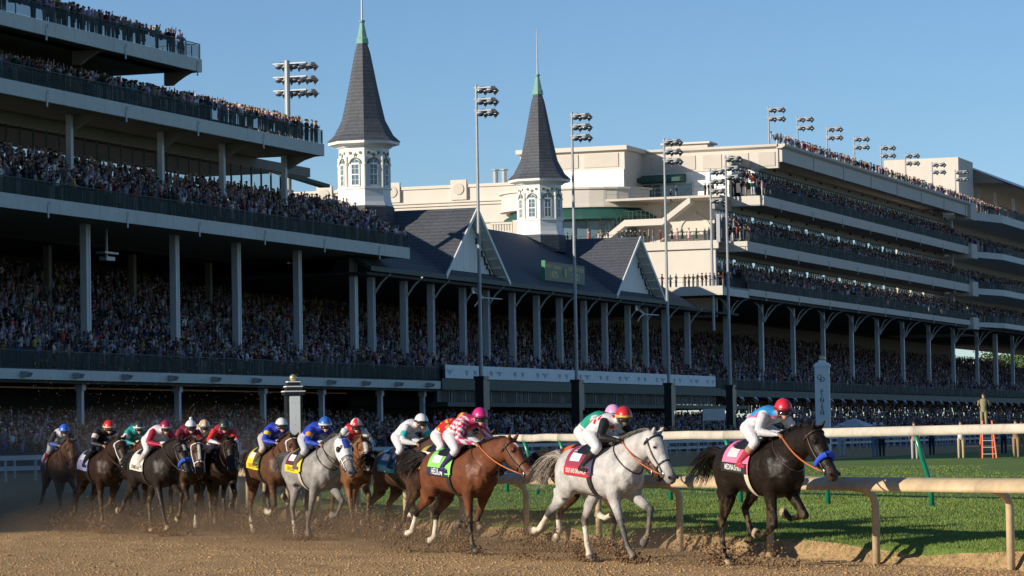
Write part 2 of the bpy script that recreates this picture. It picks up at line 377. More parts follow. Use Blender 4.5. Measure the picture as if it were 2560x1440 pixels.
for s in (212.5, 228.0, 243.2, 258.2, 269.4, 281.7):
    if s < SE[3]: bracket(A, m_soffit, s+0.3 if s < 258 else SE[3], ZL[3][0])
    bracket(A, m_soffit, min(s+0.5, SE[2]), ZL[2][0], d=3.0, drop=1.0)
    A.box('column', m_col, s-0.4, s, -3.0, -3.4, ZL[1][1], ZL[2][0]+0.1)
bracket(A, m_soffit, SE[3], ZL[3][0], w=0.5); bracket(A, m_soffit, SE[2], ZL[2][0], d=3.0, w=0.5)
for s in (216.5, 231.8, 246.5, 261.5, 273.0, 285.4, 297.8):
    A.box('column', m_col, s-0.50, s-0.05, -3.5, -4.02, ZL[0][1], ZL[1][0]+0.1)
    A.box('column_lit_strip', m_white, s-0.048, s+0.10, -3.46, -3.8, ZL[0][1], ZL[1][0]+0.08)  # lit side of the pillar painted as a bright white strip
for s in (210, 225.5, 241.3, 257.3, 273.1, 285.2, 298.3, 308.6):
    A.box('column', m_col, s-0.38, s, -1.4, -1.8, 0, ZL[0][0]+0.1); A.box('column_cap', m_col, s-0.47, s+0.09, -1.3, -1.9, ZL[0][0]-0.65, ZL[0][0]-0.1)
# seating rakes
steps(A, S0, SE[0], -0.6, -22, ZL[0][1]+0.1, 15.0, 16, 6.0); SEATS.append((216, SE[0]-.3, -0.75, -21.5, ZL[0][1]+0.12, 15.0, 16, 0.56, 'A1'))
steps(A, S0, SE[1], -0.4, -6, ZL[1][1]-0.02, 21.4, 7, 17.8); SEATS.append((220, SE[1]-.2, -0.45, -5.7, ZL[1][1], 21.4, 7, 0.55, 'A2'))
steps(A, S0, SE[2], -0.4, -5, ZL[2][1]-0.02, 27.5, 4, 25.6); SEATS.append((220, SE[2]-.2, -0.45, -4.4, ZL[2][1], 27.5, 4, 0.55, 'A3'))
steps(A, S0, SE[3], -0.4, -5, ZL[3][1]-0.02, 32.0, 4, 30.1); SEATS.append((220, SE[3]-2.2, -0.45, -4.4, ZL[3][1], 32.0, 4, 0.55, 'A4'))
# back walls and glazing
def glaze(S, s0, s1, m, z0, z1, step, name='window_wall', col=m_soffit):
    n = int((s1-s0)/step); step = (s1-s0)/n
    b = MB(); b.box(0.06, step-0.06, 0, 0.02, 0, z1-z0); pm = b.mesh('window_pane', m_glass)
    for i in range(n): S.put('window_pane', pm, s0+i*step, m, z0)
    b = MB(); b.box(-0.05, 0.05, -0.06, 0.08, 0, z1-z0); mm = b.mesh('mullion', m_green)
    for i in range(n+1): S.put('mullion', mm, s0+i*step, m, z0)
glaze(A, 215, SE[1]-14, -6.3, 21.8, 24.7, 2.0)
A.box('wall_band', m_soffit, S0, SE[1]-8, -6.1, -6.6, 24.7, 25.5)
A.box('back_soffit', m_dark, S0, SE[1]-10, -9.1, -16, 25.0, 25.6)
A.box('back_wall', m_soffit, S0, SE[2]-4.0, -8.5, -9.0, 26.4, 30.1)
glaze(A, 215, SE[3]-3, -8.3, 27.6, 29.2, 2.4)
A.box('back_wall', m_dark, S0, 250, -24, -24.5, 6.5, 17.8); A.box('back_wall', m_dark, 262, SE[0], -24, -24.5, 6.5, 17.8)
A.box('back_beam', m_dark, 250, 262, -24, -24.5, 15.6, 17.8); A.box('back_wall', m_dark, 250, 262, -24, -24.5, 6.5, 14.2); A.box('rear_dimming_pane', mat_glass('teal_glass', (0.03, 0.16, 0.17), 0.75, 0.2), 250, 262, -24.1, -24.15, 14.2, 15.6)  # teal pane added across the rear opening to dim sun streaks
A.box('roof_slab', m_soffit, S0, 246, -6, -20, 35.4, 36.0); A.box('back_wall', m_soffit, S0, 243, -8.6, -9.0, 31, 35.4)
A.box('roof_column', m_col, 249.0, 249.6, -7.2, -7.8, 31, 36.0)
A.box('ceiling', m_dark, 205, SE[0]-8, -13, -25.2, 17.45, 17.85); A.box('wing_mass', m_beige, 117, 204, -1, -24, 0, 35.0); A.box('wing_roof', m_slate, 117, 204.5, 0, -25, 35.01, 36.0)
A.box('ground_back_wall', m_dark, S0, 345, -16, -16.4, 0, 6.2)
for s in (232, 247, 262, 277, 292): A.box('inner_column', m_soffit, s, s+0.5, -15, -15.5, 7, 17.7)
# canopy behind the second balcony's end
b = MB(); s1, z1 = SZ(700, 436, -12); s2, z2 = SZ(800, 462, -12)
b.prism([A.L(s1-2, -11, z2+0.5), A.L(s1-2, -13.5, z2+1.1), A.L(s2-2, -13, z2+0.9), A.L(s2+0.4, -12.2, z2+0.05), A.L(s2, -11, z2)], (0, 0, -0.3))
A.mb(b, 'canopy_roof', m_awn)
# speaker cluster hung under the second balcony
b = MB(); s, z = SZ(262, 640, -5); b.box(s-A.s0-0.5, s-A.s0+0.9, 4.6, 5.2, z-0.35, z-0.05); b.box(s-A.s0-0.05, s-A.s0+0.1, 4.8, 4.95, z, z+2.6); b.box(s-A.s0-0.9, s-A.s0+1.3, 4.5, 5.3, z+0.15, z+0.3)
A.mb(b, 'speaker_cluster', m_grey)

# ---- grandstand with twin spires
B = Stand('twin_spire_grandstand', 309.2, 'low grandstand with dark slate roof, two front gables and a white banner', 'grandstand')
EV = 16.9; MF = -1.5; RM = -13.0; RZ = 24.0; BS0, BS1 = 296.0, 403.0
b = MB()
b.prism([B.L(BS0, MF, EV), B.L(BS0, RM, RZ), B.L(BS0, -26, 17.5), B.L(BS0, -26, 17.1), B.L(BS0, RM, RZ-0.5), B.L(BS0, MF, EV-0.35)], (BS1-BS0-9, 0, 0))
b.add([B.L(BS1-9, MF, EV), B.L(BS1-9, RM, RZ), B.L(BS1+2, MF-2, EV), B.L(BS1-9, MF, EV-0.35), B.L(BS1+2, MF-2, EV-0.35), B.L(BS1-9, -26, 17.3)], [(0, 2, 1), (3, 4, 2, 0), (1, 2, 5)])
roof = B.mb(b, 'roof', m_slate)
B.box('eave_gutter', m_green, BS0, BS1-8, MF+0.10, MF-0.12, EV-0.42, EV-0.02)
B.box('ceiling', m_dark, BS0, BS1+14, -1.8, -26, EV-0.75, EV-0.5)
for gs, wl, wr in ((323.4, 8.6, 8.9), (375.8, 8.9, 9.2)):
    az = 23.7; bz = 16.9; f = -1.5                               # front of the gable roof stands proud
    for sg, hw in ((-1, wl), (1, wr)):
        pts = [(gs, az), (gs+sg*hw, bz), (gs+sg*hw, bz-0.28), (gs, az-0.28)]
        B.prism_sz('gable_slope', m_slate, pts, f, -13.5, roof)
        B.prism_sz('gable_soffit', m_white, [(gs, az-.283), (gs+sg*hw, bz-.283), (gs+sg*hw, bz-.33), (gs, az-.33)], f-.003, -2.55, roof)
        # white barge board along the edge
        B.prism_sz('barge_board', m_white, [(gs, az+0.06), (gs+sg*(hw+.12), bz+0.02), (gs+sg*(hw+.12), bz-0.42), (gs, az-0.36)], f+0.12, f, roof)
        # purlins under the overhang
        for i in range(1, 8):
            t = i/8.0; s_ = gs+sg*hw*t; z_ = az+(bz-az)*t-0.335
            B.box('purlin', m_white, s_-0.07, s_+0.07, f-0.02, -2.55, z_-0.12, z_, roof)
        # boarded gable wall, each board a piece
        nb_ = 9
        for i in range(nb_):
            sa = gs+sg*hw*0.98*i/nb_; sb_ = gs+sg*hw*0.98*(i+0.96)/nb_; za = az-0.32-(az-bz)*i/nb_; zb_ = az-0.32-(az-bz)*(i+0.96)/nb_
            B.prism_sz('gable_board', m_white, [(sa, bz), (sb_, bz), (sb_, max(zb_, bz+.05)), (sa, za)], -2.6, -2.7, roof)
    B.box('gable_sill', m_white, gs-wl, gs+wr, -2.4, -2.72, bz-0.3, bz-0.002, roof)
    for sg in (-1, 1):
        for i in range(4):                                       # dark cut-out ornaments below the slope
            t = 0.30+0.17*i; s_ = gs+sg*wl*t; z_ = az-(az-bz)*t-1.0
            b = MB(); b.prism([B.L(s_-0.3, -2.54, z_+.28), B.L(s_+0.3, -2.54, z_+.28), B.L(s_+0.16, -2.54, z_), B.L(s_+.34, -2.54, z_-0.30), B.L(s_-.34, -2.54, z_-.30), B.L(s_-0.16, -2.54, z_)], (0, 0.05, 0))
            if i: b.tube([B.L(s_-sg*0.7*1.4+0.35*sg*math.sin(q*.8), -2.53, z_+0.9-0.42*q) for q in (0, .5, 1, 1.5, 2)], 0.09, 5)
            B.mb(b, 'gable_ornament', m_black, roof)
    # hanging bracket under the gable point
    for s_ in (gs+1.0,):
        b = MB(); b.lathe([(0.34, -0.06), (0.42, -0.06), (0.42, 0.06), (0.34, 0.06)], (0, 0, 0), 14)
        o = b.build('bracket_ring', m_white, B.o, loc=B.L(s_, -2.4, EV-1.0), rot=(R(90), 0, 0))
        b = MB(); b.tube([B.L(s_+.4, -2.4, EV-1.2), B.L(s_+2.2, -2.2, EV-1.7), B.L(s_+6.5, -1.8, EV-1.7)], 0.06, 6); b.tube([B.L(s_+.4, -2.4, EV-2.6), B.L(s_+1.2, -2.3, EV-2.0), B.L(s_+2.2, -2.2, EV-1.7)], 0.06, 6)
        b.tube([B.L(s_, -2.6, EV-0.5), B.L(s_+2.4, -2.2, EV-1.7)], 0.05, 6); B.mb(b, 'bracket_arm', m_white)
for s in (301.3, 309.2, 316.1, 324.6, 331.2, 338.8, 346.2, 353.5, 361.6, 368.8, 377.2, 383.8, 391.3, 400.6):
    b = MB(); x, y, _ = B.L(s, -3.5, 0)
    b.box(x-0.42, x-0.28, y-0.3, y+0.3, 7, EV-0.5); b.box(x-0.06, x+0.06, y-0.3, y+0.3, 7, EV-0.5); b.box(x-0.28, x-0.06, y-0.04, y+0.04, 7, EV-0.5)
    B.mb(b, 'column', m_col)
    b = MB(); b.tube([B.L(s-.15, -3.2, EV-2.2), B.L(s-.15, -2.5, EV-1.2), B.L(s-.15, -1.6, EV-0.45)], 0.09, 6); B.mb(b, 'eave_bracket', m_col)
steps(B, SE[0]+0.1, 740, -0.6, -24, 7.0, 14.6, 18, 6.0)
SEATS.append((SE[0]+.3, 412, -0.75, -23.5, 7.1, 14.6, 18, 0.60, 'B1')); SEATS.append((412, 575, -0.75, -23.5, 7.1, 14.6, 18, 0.72, 'C0')); SEATS.append((575, 690, -0.75, -22, 7.1, 14.0, 14, 0.9, 'D0'))
B.box('back_wall', m_soffit, BS0, 664, -26, -26.5, 6, 18.4)
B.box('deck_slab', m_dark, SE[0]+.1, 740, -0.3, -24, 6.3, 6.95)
B.box('front_beam', m_green, SE[0]+.1, 402, 0.1, -0.3, 6.15, 7.15)
for i, o in enumerate(panels(B, 'banner_panel', mat('banner_white', (0.62, 0.70, 0.74), rough=0.5, var=0.04, scale=1), 309.8, 399.2, 2.24, 0.18, 0.12, 7.2, 8.42, gap=0.02)):
    if i % 3 != 1:
        b = MB(); k = 0.32 if i % 6 else 0.7
        b.box(1.1-k, 1.1+k, -0.072, -0.066, 0.62, 0.78); b.add([(0.85, -0.07, 0.6), (1.35, -0.07, 0.6), (1.1, -0.07, 0.25)], [(0, 1, 2)])
        b.build('banner_logo', mat('banner_grey_print', (0.40, 0.48, 0.53), rough=0.6), o)
railing(B, 399.4, 640, 0.1, 7.0, 1.15, 3.0)
for o in panels(B, 'lower_fascia_panel', m_green, 402, 640, 2.0, 0.12, -0.2, 6.1, 6.9, gap=0.05): pass
b = MB(); b.add([(0, 0, 0), (1.6, 0, 0), (0.8, -0.5, -0.5), (0.8, 0, -.75)], [(0, 2, 1), (0, 3, 2), (1, 2, 3)]); aw = b.mesh('awning_bracket', m_grey)
for i in range(36): B.put('awning_bracket', aw, 403+i*6.4, 0.2, 6.1)
# enclosed boxes below the banner: window frames, panes, ledge
n = 26; w_ = (402-309.5)/n
b = MB(); b.box(0.05, 0.11, 0, 0.07, 0, 1.15); b.box(0.05, w_-0.5, -0.03, 0.04, 1.10, 1.15); b.box(w_-0.56, w_-0.5, 0, .07, 0, 1.15); wf = b.mesh('box_window_frame', m_col)
b = MB(); b.box(0.12, w_-0.57, 0.03, 0.05, 0.0, 1.09); wp = b.mesh('box_window_pane', mat_glass('box_glass', (0.02, 0.025, 0.03), 0.3, 0.5))
for i in range(n):
    f = B.put('box_window_frame', wf, 309.5+i*w_, -0.5, 5.05); link('box_window_pane', wp, f)
B.box('box_ledge', m_green, 309.2, 412, 0.6, -1.0, 4.6, 5.0)
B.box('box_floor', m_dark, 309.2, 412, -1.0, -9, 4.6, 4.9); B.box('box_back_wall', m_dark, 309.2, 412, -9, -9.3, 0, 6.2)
SEATS.append((310, 402, -1.2, -3.5, 4.92, 4.92, 3, 1.3, 'B0'))
# ground-floor crowd zones (sloping apron)
SEATS.append((215, 309, 9, -7, 0.1, 2.7, 13, 0.62, 'G1')); SEATS.append((309, 412, 10, -2, 0.1, 2.6, 11, 0.75, 'G2')); SEATS.append((412, 690, 10, -8, 0.1, 5.0, 14, 0.85, 'G3'))
b = MB(); b.prism([P(200, 9, 0.05), P(200, -13.5, 3.85), P(200, -13.5, 0), P(200, 9, 0.0)], 440*SD); o = b.build('apron', m_step); tag(o, kind='structure')

# ---- spires, each a part group of the stand roof: built as things of their own
prof_px = [(93, 357), (86, 350), (75, 340), (66, 323), (55, 302), (45, 258), (36, 215), (28, 172), (19.5, 129), (13, 108)]
def spire(s, label):
    Tz = 24.0
    T = Stand('spire_tower', s, label, 'spire', m0=-12.0, group='twin spires on the slate roof')
    k = 26.2; ez = 30.2; rot = math.atan2(-1, 0)-SROT+math.atan2(0, 1)
    # a corner of the octagon faces the camera
    c = P(s, -12, 0); ang = math.atan2(-c[1], -c[0]+0.0)+R(0.5)-SROT
    def oct_ring(r, z): return [(r*math.cos(ang+i*math.pi/4), r*math.sin(ang+i*math.pi/4), z) for i in range(8)]
    b = MB(); b.rings([oct_ring(p/k, ez+(357-y)/k) for p, y in prof_px]); rf = T.mb(b, 'spire_roof', m_slate)
    b = MB(); b.rings([oct_ring(r, z) for r, z in ((0.58, 39.7), (0.60, 39.75), (0.56, 40.2), (0.46, 40.35), (0.2, 41.75), (0.30, 41.85), (0.30, 42.0), (0.12, 42.05))]); T.mb(b, 'copper_cap', m_copper)
    b = MB(); b.cyl(0, 0, 42.0, 47.2, 0.12, 0.03, 6); T.mb(b, 'finial', m_grey)
    b = MB(); b.rings([oct_ring(r, z) for r, z in ((2.55, ez-0.62), (2.75, ez-0.45), (3.35, ez-0.3), (3.42, ez-0.28), (3.45, ez+0.02), (3.2, ez+0.05))]); T.mb(b, 'eave_cornice', m_white)
    b = MB(); b.rings([oct_ring(r, z) for r, z in ((2.75, Tz+0.0), (2.58, Tz+0.4), (2.5, Tz+0.9), (2.5, Tz+1.55), (2.62, Tz+1.6), (2.62, Tz+1.75), (2.42, Tz+1.8), (2.42, ez-0.55))]); T.mb(b, 'tower_wall', m_white)
    b = MB(); b.rings([oct_ring(r, z) for r, z in ((2.9, Tz-1.9), (2.85, Tz-0.15), (2.70, Tz+0.02))]); T.mb(b, 'tower_base', m_slate)
    ap = 2.42*math.cos(math.pi/8)
    for i in range(8):
        a = ang+(i+0.5)*math.pi/4
        mid = np.array([math.cos(a), math.sin(a), 0]); if_cam = True
        def face(bm_pts, off): return [mid*(ap+off)+np.array([-math.sin(a), math.cos(a), 0])*u+np.array([0, 0, z]) for u, z in bm_pts]
        wz0 = Tz+1.95; wz1 = Tz+4.0
        # arch trim
        b = MB(); n = 10
        outer = [(0.62*math.cos(math.pi*q/n), wz1+0.62*math.sin(math.pi*q/n)) for q in range(n+1)]; inner = [(0.50*math.cos(math.pi*q/n), wz1+0.50*math.sin(math.pi*q/n)) for q in range(n+1)]
        for q in range(n):
            pl = [outer[q], outer[q+1], inner[q+1], inner[q]]; b.prism(face(pl, 0.0), mid*0.10)
        T.mb(b, 'arch_trim', m_shut)
        # window: recess frame, pane, bars
        b = MB()
        pl = [(-0.42, wz0), (0.42, wz0), (0.42, wz1)]+[(0.42*math.cos(math.pi*q/8), wz1+0.42*math.sin(math.pi*q/8)) for q in range(1, 8)]+[(-0.42, wz1)]
        b.prism(face(pl, 0.0), mid*0.03); pn = T.mb(b, 'window', m_wglass)
        b = MB()
        for u0, u1, z0, z1 in ((-0.46, -0.36, wz0, wz1), (0.36, 0.46, wz0, wz1), (-0.46, 0.46, wz0-0.1, wz0+0.05), (-0.40, 0.40, wz1-0.08, wz1+0.1), (-0.4, 0.4, (wz0+wz1)/2-0.05, (wz0+wz1)/2+0.05), (-0.02, 0.02, wz0, wz1+0.4), (-0.36, 0.36, wz0+0.5, wz0+0.53), (-0.36, 0.36, wz1-0.5, wz1-0.47)):
            b.prism(face([(u0, z0), (u1, z0), (u1, z1), (u0, z1)], 0.03), mid*0.06)
        T.mb(b, 'window_frame', m_white, pn)
        # star and discs
        b = MB()
        for u in (-0.52, 0.52):
            b.prism(face([(u+0.15*math.cos(q*math.pi/5), Tz+5.05+0.15*math.sin(q*math.pi/5)) for q in range(10)], 0.0), mid*0.07)
        b.prism(face([((0.24 if q % 2 else 0.11)*math.sin(q*math.pi/5), Tz+4.86-(0.24 if q % 2 else 0.11)*math.cos(q*math.pi/5)) for q in range(10)], 0.0), mid*0.07)
        T.mb(b, 'star_ornament', m_shut)
        # corner pilaster
        a2 = ang+i*math.pi/4; c2 = np.array([math.cos(a2), math.sin(a2), 0])*2.40
        b = MB(); b.cyl(c2[0], c2[1], Tz+1.8, ez-1.5, 0.14, 0.14, 8); T.mb(b, 'corner_post', m_white)
        b = MB(); b.cyl(c2[0], c2[1], wz1-0.12, wz1+0.12, 0.2, 0.2, 8); T.mb(b, 'post_capital', m_white)
    return T
spire(320.8, 'nearer and larger white octagonal spire tower with slate roof and copper cap')
spire(372.3, 'farther and smaller white octagonal spire tower beside the cream parapet building')
# year sign on the roof
Z1 = SZ(1362, 705, 0.2); 
GS = Stand('roof_sign', 343.0, 'green lettered sign with gold years standing on the slate roof', 'sign', m0=-2.2)
s0, z0 = SZ(1362, 700, -2.2); s1, _ = SZ(1462, 705, -2.2); z1 = SZ(1362, 652, -2.2)[1]
GS.box('sign_board', m_signgreen, s0, s1, -2.2, -2.45, z0, z1); GS.box('sign_end', mat('sign_end_green', (0.04, 0.22, 0.10), rough=0.4), s0-0.12, s0-0.005, -2.1, -2.5, z0-.02, z1+.05)
def text_mesh(txt, size=1.0, bold=False):
    cu = bpy.data.curves.new('txt', 'FONT'); cu.body = txt; cu.size = size; cu.align_x = 'CENTER'; cu.align_y = 'CENTER'; cu.resolution_u = 2
    cu.extrude = 0.0
    if bold: cu.offset = 0.018*size
    o = bpy.data.objects.new('txt', cu); COL.objects.link(o)
    dg = bpy.context.evaluated_depsgraph_get(); me = bpy.data.meshes.new_from_object(o.evaluated_get(dg))
    bpy.data.objects.remove(o); bpy.data.curves.remove(cu); return me
def text_on(name, txt, size, mt, parent, loc, rot, bold=False, sx=1.0):
    me = text_mesh(txt, size, bold); me.materials.clear(); me.materials.append(mt)
    o = link(name, me, parent, loc, rot); o.scale = (sx, 1, 1); return o
ln = s1-s0; hh = z1-z0
for txt, fs, fz, sz_ in (('FIRST DERBY', .22, .72, .95), ('1875', .22, .33, 1.5), ('147TH DERBY', .78, .72, .95), ('2021', .78, .33, 1.5)):
    text_on('sign_lettering', txt, sz_*hh/3.2, m_gold, GS.o, GS.L(s0+ln*fs, -2.19, z0+hh*fz), (R(90), 0, 0), True, 1.25*ln/11)
b = MB(); x, y, z = GS.L(s0+ln*.5, -2.19, z0+hh*.5); b.lathe([(0.0001, 0), (0.55*hh/2.6, 0), (0.55*hh/2.6, 0.02), (0.0001, 0.02)], n=20); b.build('sign_emblem', m_gold, GS.o, loc=(x, y-0.02, z), rot=(R(90), 0, 0))
text_on('emblem_lettering', 'CD', 0.7*hh/2.6, m_signgreen, GS.o, (x, y-0.05, z), (R(90), 0, 0), True)

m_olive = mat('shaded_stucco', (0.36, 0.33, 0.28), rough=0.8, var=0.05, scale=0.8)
# ---- suite building on the right
Cb = Stand('suite_grandstand', 404.0, 'cream suite building with three long balconies and parapet, lit end wall', 'grandstand')
CE = 551.0; BKW = -4.2
lev = [(18.55, 19.35, 415.5), (23.95, 25.2, 415.5), (30.1, 31.35, 423.7)]
for k, (zb, zt, s0) in enumerate(lev):
    panels(Cb, 'fascia_panel', m_cream, s0, CE, 8.0, 0.0, -0.3, zb, zt, gap=0.02)
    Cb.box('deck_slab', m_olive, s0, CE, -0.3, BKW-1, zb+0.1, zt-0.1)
    Cb.box('balcony_end', m_cream, s0-0.28, s0-0.005, 0.0, BKW, zb, zt)
    Cb.box('end_block', m_cream, CE+0.02, CE+4.6, 0.5, -2.2, zb-0.6, zt+0.5)
    railing(Cb, s0, CE, -0.12, zt, 1.15, 4.0)
    b = MB(); b.box(0, 0.14, 0, -0.06, -0.45, 0.7); dm = b.mesh('downpipe', m_cream)
    for i in range(8): Cb.put('downpipe', dm, s0+8+i*16.5, 0.02, zb)
    ztop = lev[k+1][0] if k < 2 else 36.3
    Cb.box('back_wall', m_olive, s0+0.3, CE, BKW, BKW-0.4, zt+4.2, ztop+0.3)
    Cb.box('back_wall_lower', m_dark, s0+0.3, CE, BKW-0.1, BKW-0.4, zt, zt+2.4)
    b = MB(); bm2 = MB(); s = s0+0.6; i = 0
    while s < CE-2:
        if (i % 14) not in (12, 13):
            (b if i % 2 else bm2).box(s-Cb.s0, s-Cb.s0+0.62, -BKW+0.12, -BKW+0.15, zt+2.4, zt+4.2)
        s += 0.66; i += 1
    tag(Cb.mb(b, 'pale_panes', m_palepane), kind='stuff'); tag(Cb.mb(bm2, 'dark_panes', m_wglass), kind='stuff')
    Cb.box('window_head', m_green, s0+0.3, CE, BKW+0.04, BKW-0.02, zt+4.1, zt+4.24)
    b = MB(); b.box(-.12, .12, -.12, .12, -.12, .12); lt = b.mesh('soffit_light', m_dark)
    for i in range(16): Cb.put('soffit_light', lt, s0+4+i*8.3, BKW+0.15, zt+4.8)
    steps(Cb, s0, CE, -0.4, -3.6, zt-.02, zt+1.7, 5, zb+.2)
    SEATS.append((s0+.4, CE+3, -0.45, -3.3, zt, zt+1.7, 5, 0.62, 'C%d' % (k+1)))
# columns with curved brackets under the suites
for s in (417.4, 434.0, 450.1, 466.5, 483.2, 499.2, 516.2, 534.9, 553.7, 573.2, 605.3):
    Cb.box('column', m_col, s-0.55, s, -3.2, -3.75, 6.9, 18.3)
    b = MB(); x, y, _ = Cb.L(s, -3.0, 0)
    for sg in (-1, 1):
        b.tube([(x-.3+sg*.2, y, 15.9), (x-.3+sg*0.6, y, 16.7), (x-.3+sg*1.8, y, 17.5), (x-.3+sg*3.6, y, 18.1), (x-.3+sg*6.5, y, 18.45)], 0.10, 6)
    b.tube([(x-.3, y, 15.9), (x-.3, y-.7, 17.0), (x-.3, y-1.6, 17.9), (x-.3, y-2.6, 18.3)], 0.10, 6)
    Cb.mb(b, 'curved_bracket', m_col)
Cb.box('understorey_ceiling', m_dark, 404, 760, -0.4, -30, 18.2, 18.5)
# roof parapet
panels(Cb, 'parapet_panel', m_cream, 432.9, CE, 16.6, 0.0, -0.5, 36.3, 38.0, gap=0.05)
b = MB(); b.prism([Cb.L(432.4, 0.55, 38.55), Cb.L(432.4, 0.5, 38.25), Cb.L(432.4, 0.05, 38.0), Cb.L(432.4, -0.6, 38.0), Cb.L(432.4, -0.6, 38.55)], (CE-432.0, 0, 0)); Cb.mb(b, 'parapet_cornice', m_cream)
b = MB(); b.box(-.35, .35, -0.12, 0.0, 36.2, 38.0); pl = b.mesh('parapet_pilaster', m_cream)
for i in range(8): Cb.put('parapet_pilaster', pl, 449.5+i*16.6-8.3*0, 0.0, 0)
Cb.box('roof_slab', m_beige, 433, CE+4, -0.5, -26, 37.2, 37.6)
bracket(Cb, m_cream, 433.4, 36.25, d=3.4, w=0.5, drop=1.1)
Cb.box('end_block', m_cream, CE+0.02, CE+4.6, 0.5, -2.2, 35.8, 38.6)
Cb.box('shaft_wall', m_beige, CE-7, CE+1.0, -4.3, -9, 19, 37); Cb.box('shaft_column', m_col, CE+1.5, CE+2.2, -3, -3.6, 19.4, 36)
SEATS.append((434, CE+2, -0.85, -1.8, 38.25, 38.45, 2, 0.8, 'C4'))
# end walls, stepping back level by level
Cb.box('end_wall', m_cream, 415.6, 416.2, BKW, -24, 16, 25.15)
Cb.box('end_wall', m_cream, 423.8, 424.4, BKW, -18.6, 25.2, 31.3)
Cb.box('end_wall', m_white, 432.9, 433.5, -3.4, -18.7, 31.3, 35.5)
Cb.box('upper_band', m_cream, 432.75, 433.5, -0.5, -18.7, 35.5, 38.0)
b = MB(); b.prism([Cb.L(432.2, -0.5, 38.55), Cb.L(432.25, -0.5, 38.25), Cb.L(432.7, -0.5, 38.0), Cb.L(433.4, -0.5, 38.0), Cb.L(433.4, -0.5, 38.55)], (0, 18.1, 0)); Cb.mb(b, 'cornice', m_cream)
for m0, m1 in ((-0.9, -3.1), (-4.4, -7.2), (-8.0, -10.5), (-11.5, -17.5)):
    Cb.box('wall_panel', m_beige, 432.66, 432.76, m0, m1, 35.8, 37.6)
Cb.box('corner_block', m_cream, 424.9, 433, -18.6, -32.7, 31.0, 38.05); Cb.box('white_band', m_white, 424.78, 424.92, -18.7, -32.6, 32.9, 35.6)
b = MB(); b.prism([Cb.L(424.3, -18.1, 38.6), Cb.L(424.3, -33.1, 38.6), Cb.L(433.1, -33.1, 38.6), Cb.L(433.1, -18.1, 38.6)], (0, 0, -0.55)); Cb.mb(b, 'corner_cornice', m_cream)
for m0, m1 in ((-19.4, -24.0), (-24.8, -32.0)): Cb.box('wall_panel', m_beige, 424.80, 424.91, m0, m1, 35.95, 37.7)
b = MB(); b.box(434-Cb.s0, 437-Cb.s0, 10.2, 16, 38.4, 39.2); b.box(433.6-Cb.s0, 437.4-Cb.s0, 9.8, 16.4, 39.2, 39.45); Cb.mb(b, 'roof_hatch', m_cream)
# terraces
Cb.box('terrace_slab', m_beige, 418, 433, BKW, -19, 31.0, 31.28); Cb.box('terrace_slab', m_beige, 411, 424, BKW+1.8, -33, 25.0, 25.18); Cb.box('terrace_front', m_cream, 410.7, 411, -2.4, -33, 24.2, 25.2)
Cb.box('terrace_wall', m_cream, 411.1, 411.6, -2.9, -33, 16, 24.2)
Cb.box('terrace_slab', m_beige, 404, 416, 0.0, -10, 19.1, 19.3); Cb.box('terrace_front', m_cream, 403.7, 404.0, 0.0, -10, 18.2, 19.3); Cb.box('terrace_side', m_fascia, 404.0, 415.5, 0.0, -0.3, 18.2, 19.3)
def railing_m(S, s, m0, m1, z, h=1.1):
    n = int(abs(m1-m0)/1.6); S.box('handrail', m_green, s-.03, s+.03, m0, m1, z+h, z+h+.05); S.box('handrail', m_green, s-.02, s+.02, m0, m1, z+h*.5, z+h*.5+.03)
    b = MB(); b.box(-.025, .025, -.025, .025, 0, h); me = b.mesh('railing_post', m_green)
    for i in range(n+1): S.put('railing_post', me, s, m0+(m1-m0)*i/n, z)
railing_m(Cb, 411.1, -2.4, -33, 25.18); railing_m(Cb, 418.2, -3, -19, 31.28); railing_m(Cb, 404.1, 0, -10, 19.3)
# curved bay with awning, glazing
cs, cm = 424.9, -24.0
def bay(r, z0, z1, name, mt, inner=True):
    b = MB(); pts = [(cs-r*math.sin(math.pi*q/16)*0.72, cm-1.2+r*1.05*math.cos(math.pi*q/16)) for q in range(17)]
    b.prism([Cb.L(a, c, z0) for a, c in pts], (0, 0, z1-z0)); return Cb.mb(b, name, mt, smooth=False)
bay(9.4, 30.6, 32.9, 'curved_bay', m_cream); bay(9.75, 32.75, 33.0, 'bay_cornice', m_cream); bay(9.65, 30.45, 30.7, 'bay_moulding', m_cream)
bay(8.2, 25.2, 30.5, 'bay_glazing', m_wglass)
b = MB()
for q in range(5, 17):
    a, c = cs-8.25*math.sin(math.pi*q/16)*0.72, cm-1.2+8.25*1.05*math.cos(math.pi*q/16); x, y, _ = Cb.L(a, c, 0); b.box(x-.1, x+.1, y-.1, y+.1, 25.2, 30.4)
Cb.mb(b, 'bay_mullions', m_soffit)
b = MB(); n = 10
for q in range(n):
    t0, t1 = math.pi*(q+1.5)/16, math.pi*(q+2.5)/16
    def pt(r, t, z): return Cb.L(cs-r*math.sin(t)*0.72, cm-1.2+r*1.05*math.cos(t), z)
    b.add([pt(9.0, t0, 30.4), pt(9.0, t1, 30.4), pt(11.4, t1, 29.2), pt(11.4, t0, 29.2), pt(11.4, t1, 28.9), pt(11.4, t0, 28.9)], [(0, 1, 2, 3), (3, 2, 4, 5)])
Cb.mb(b, 'bay_awning', m_awn)
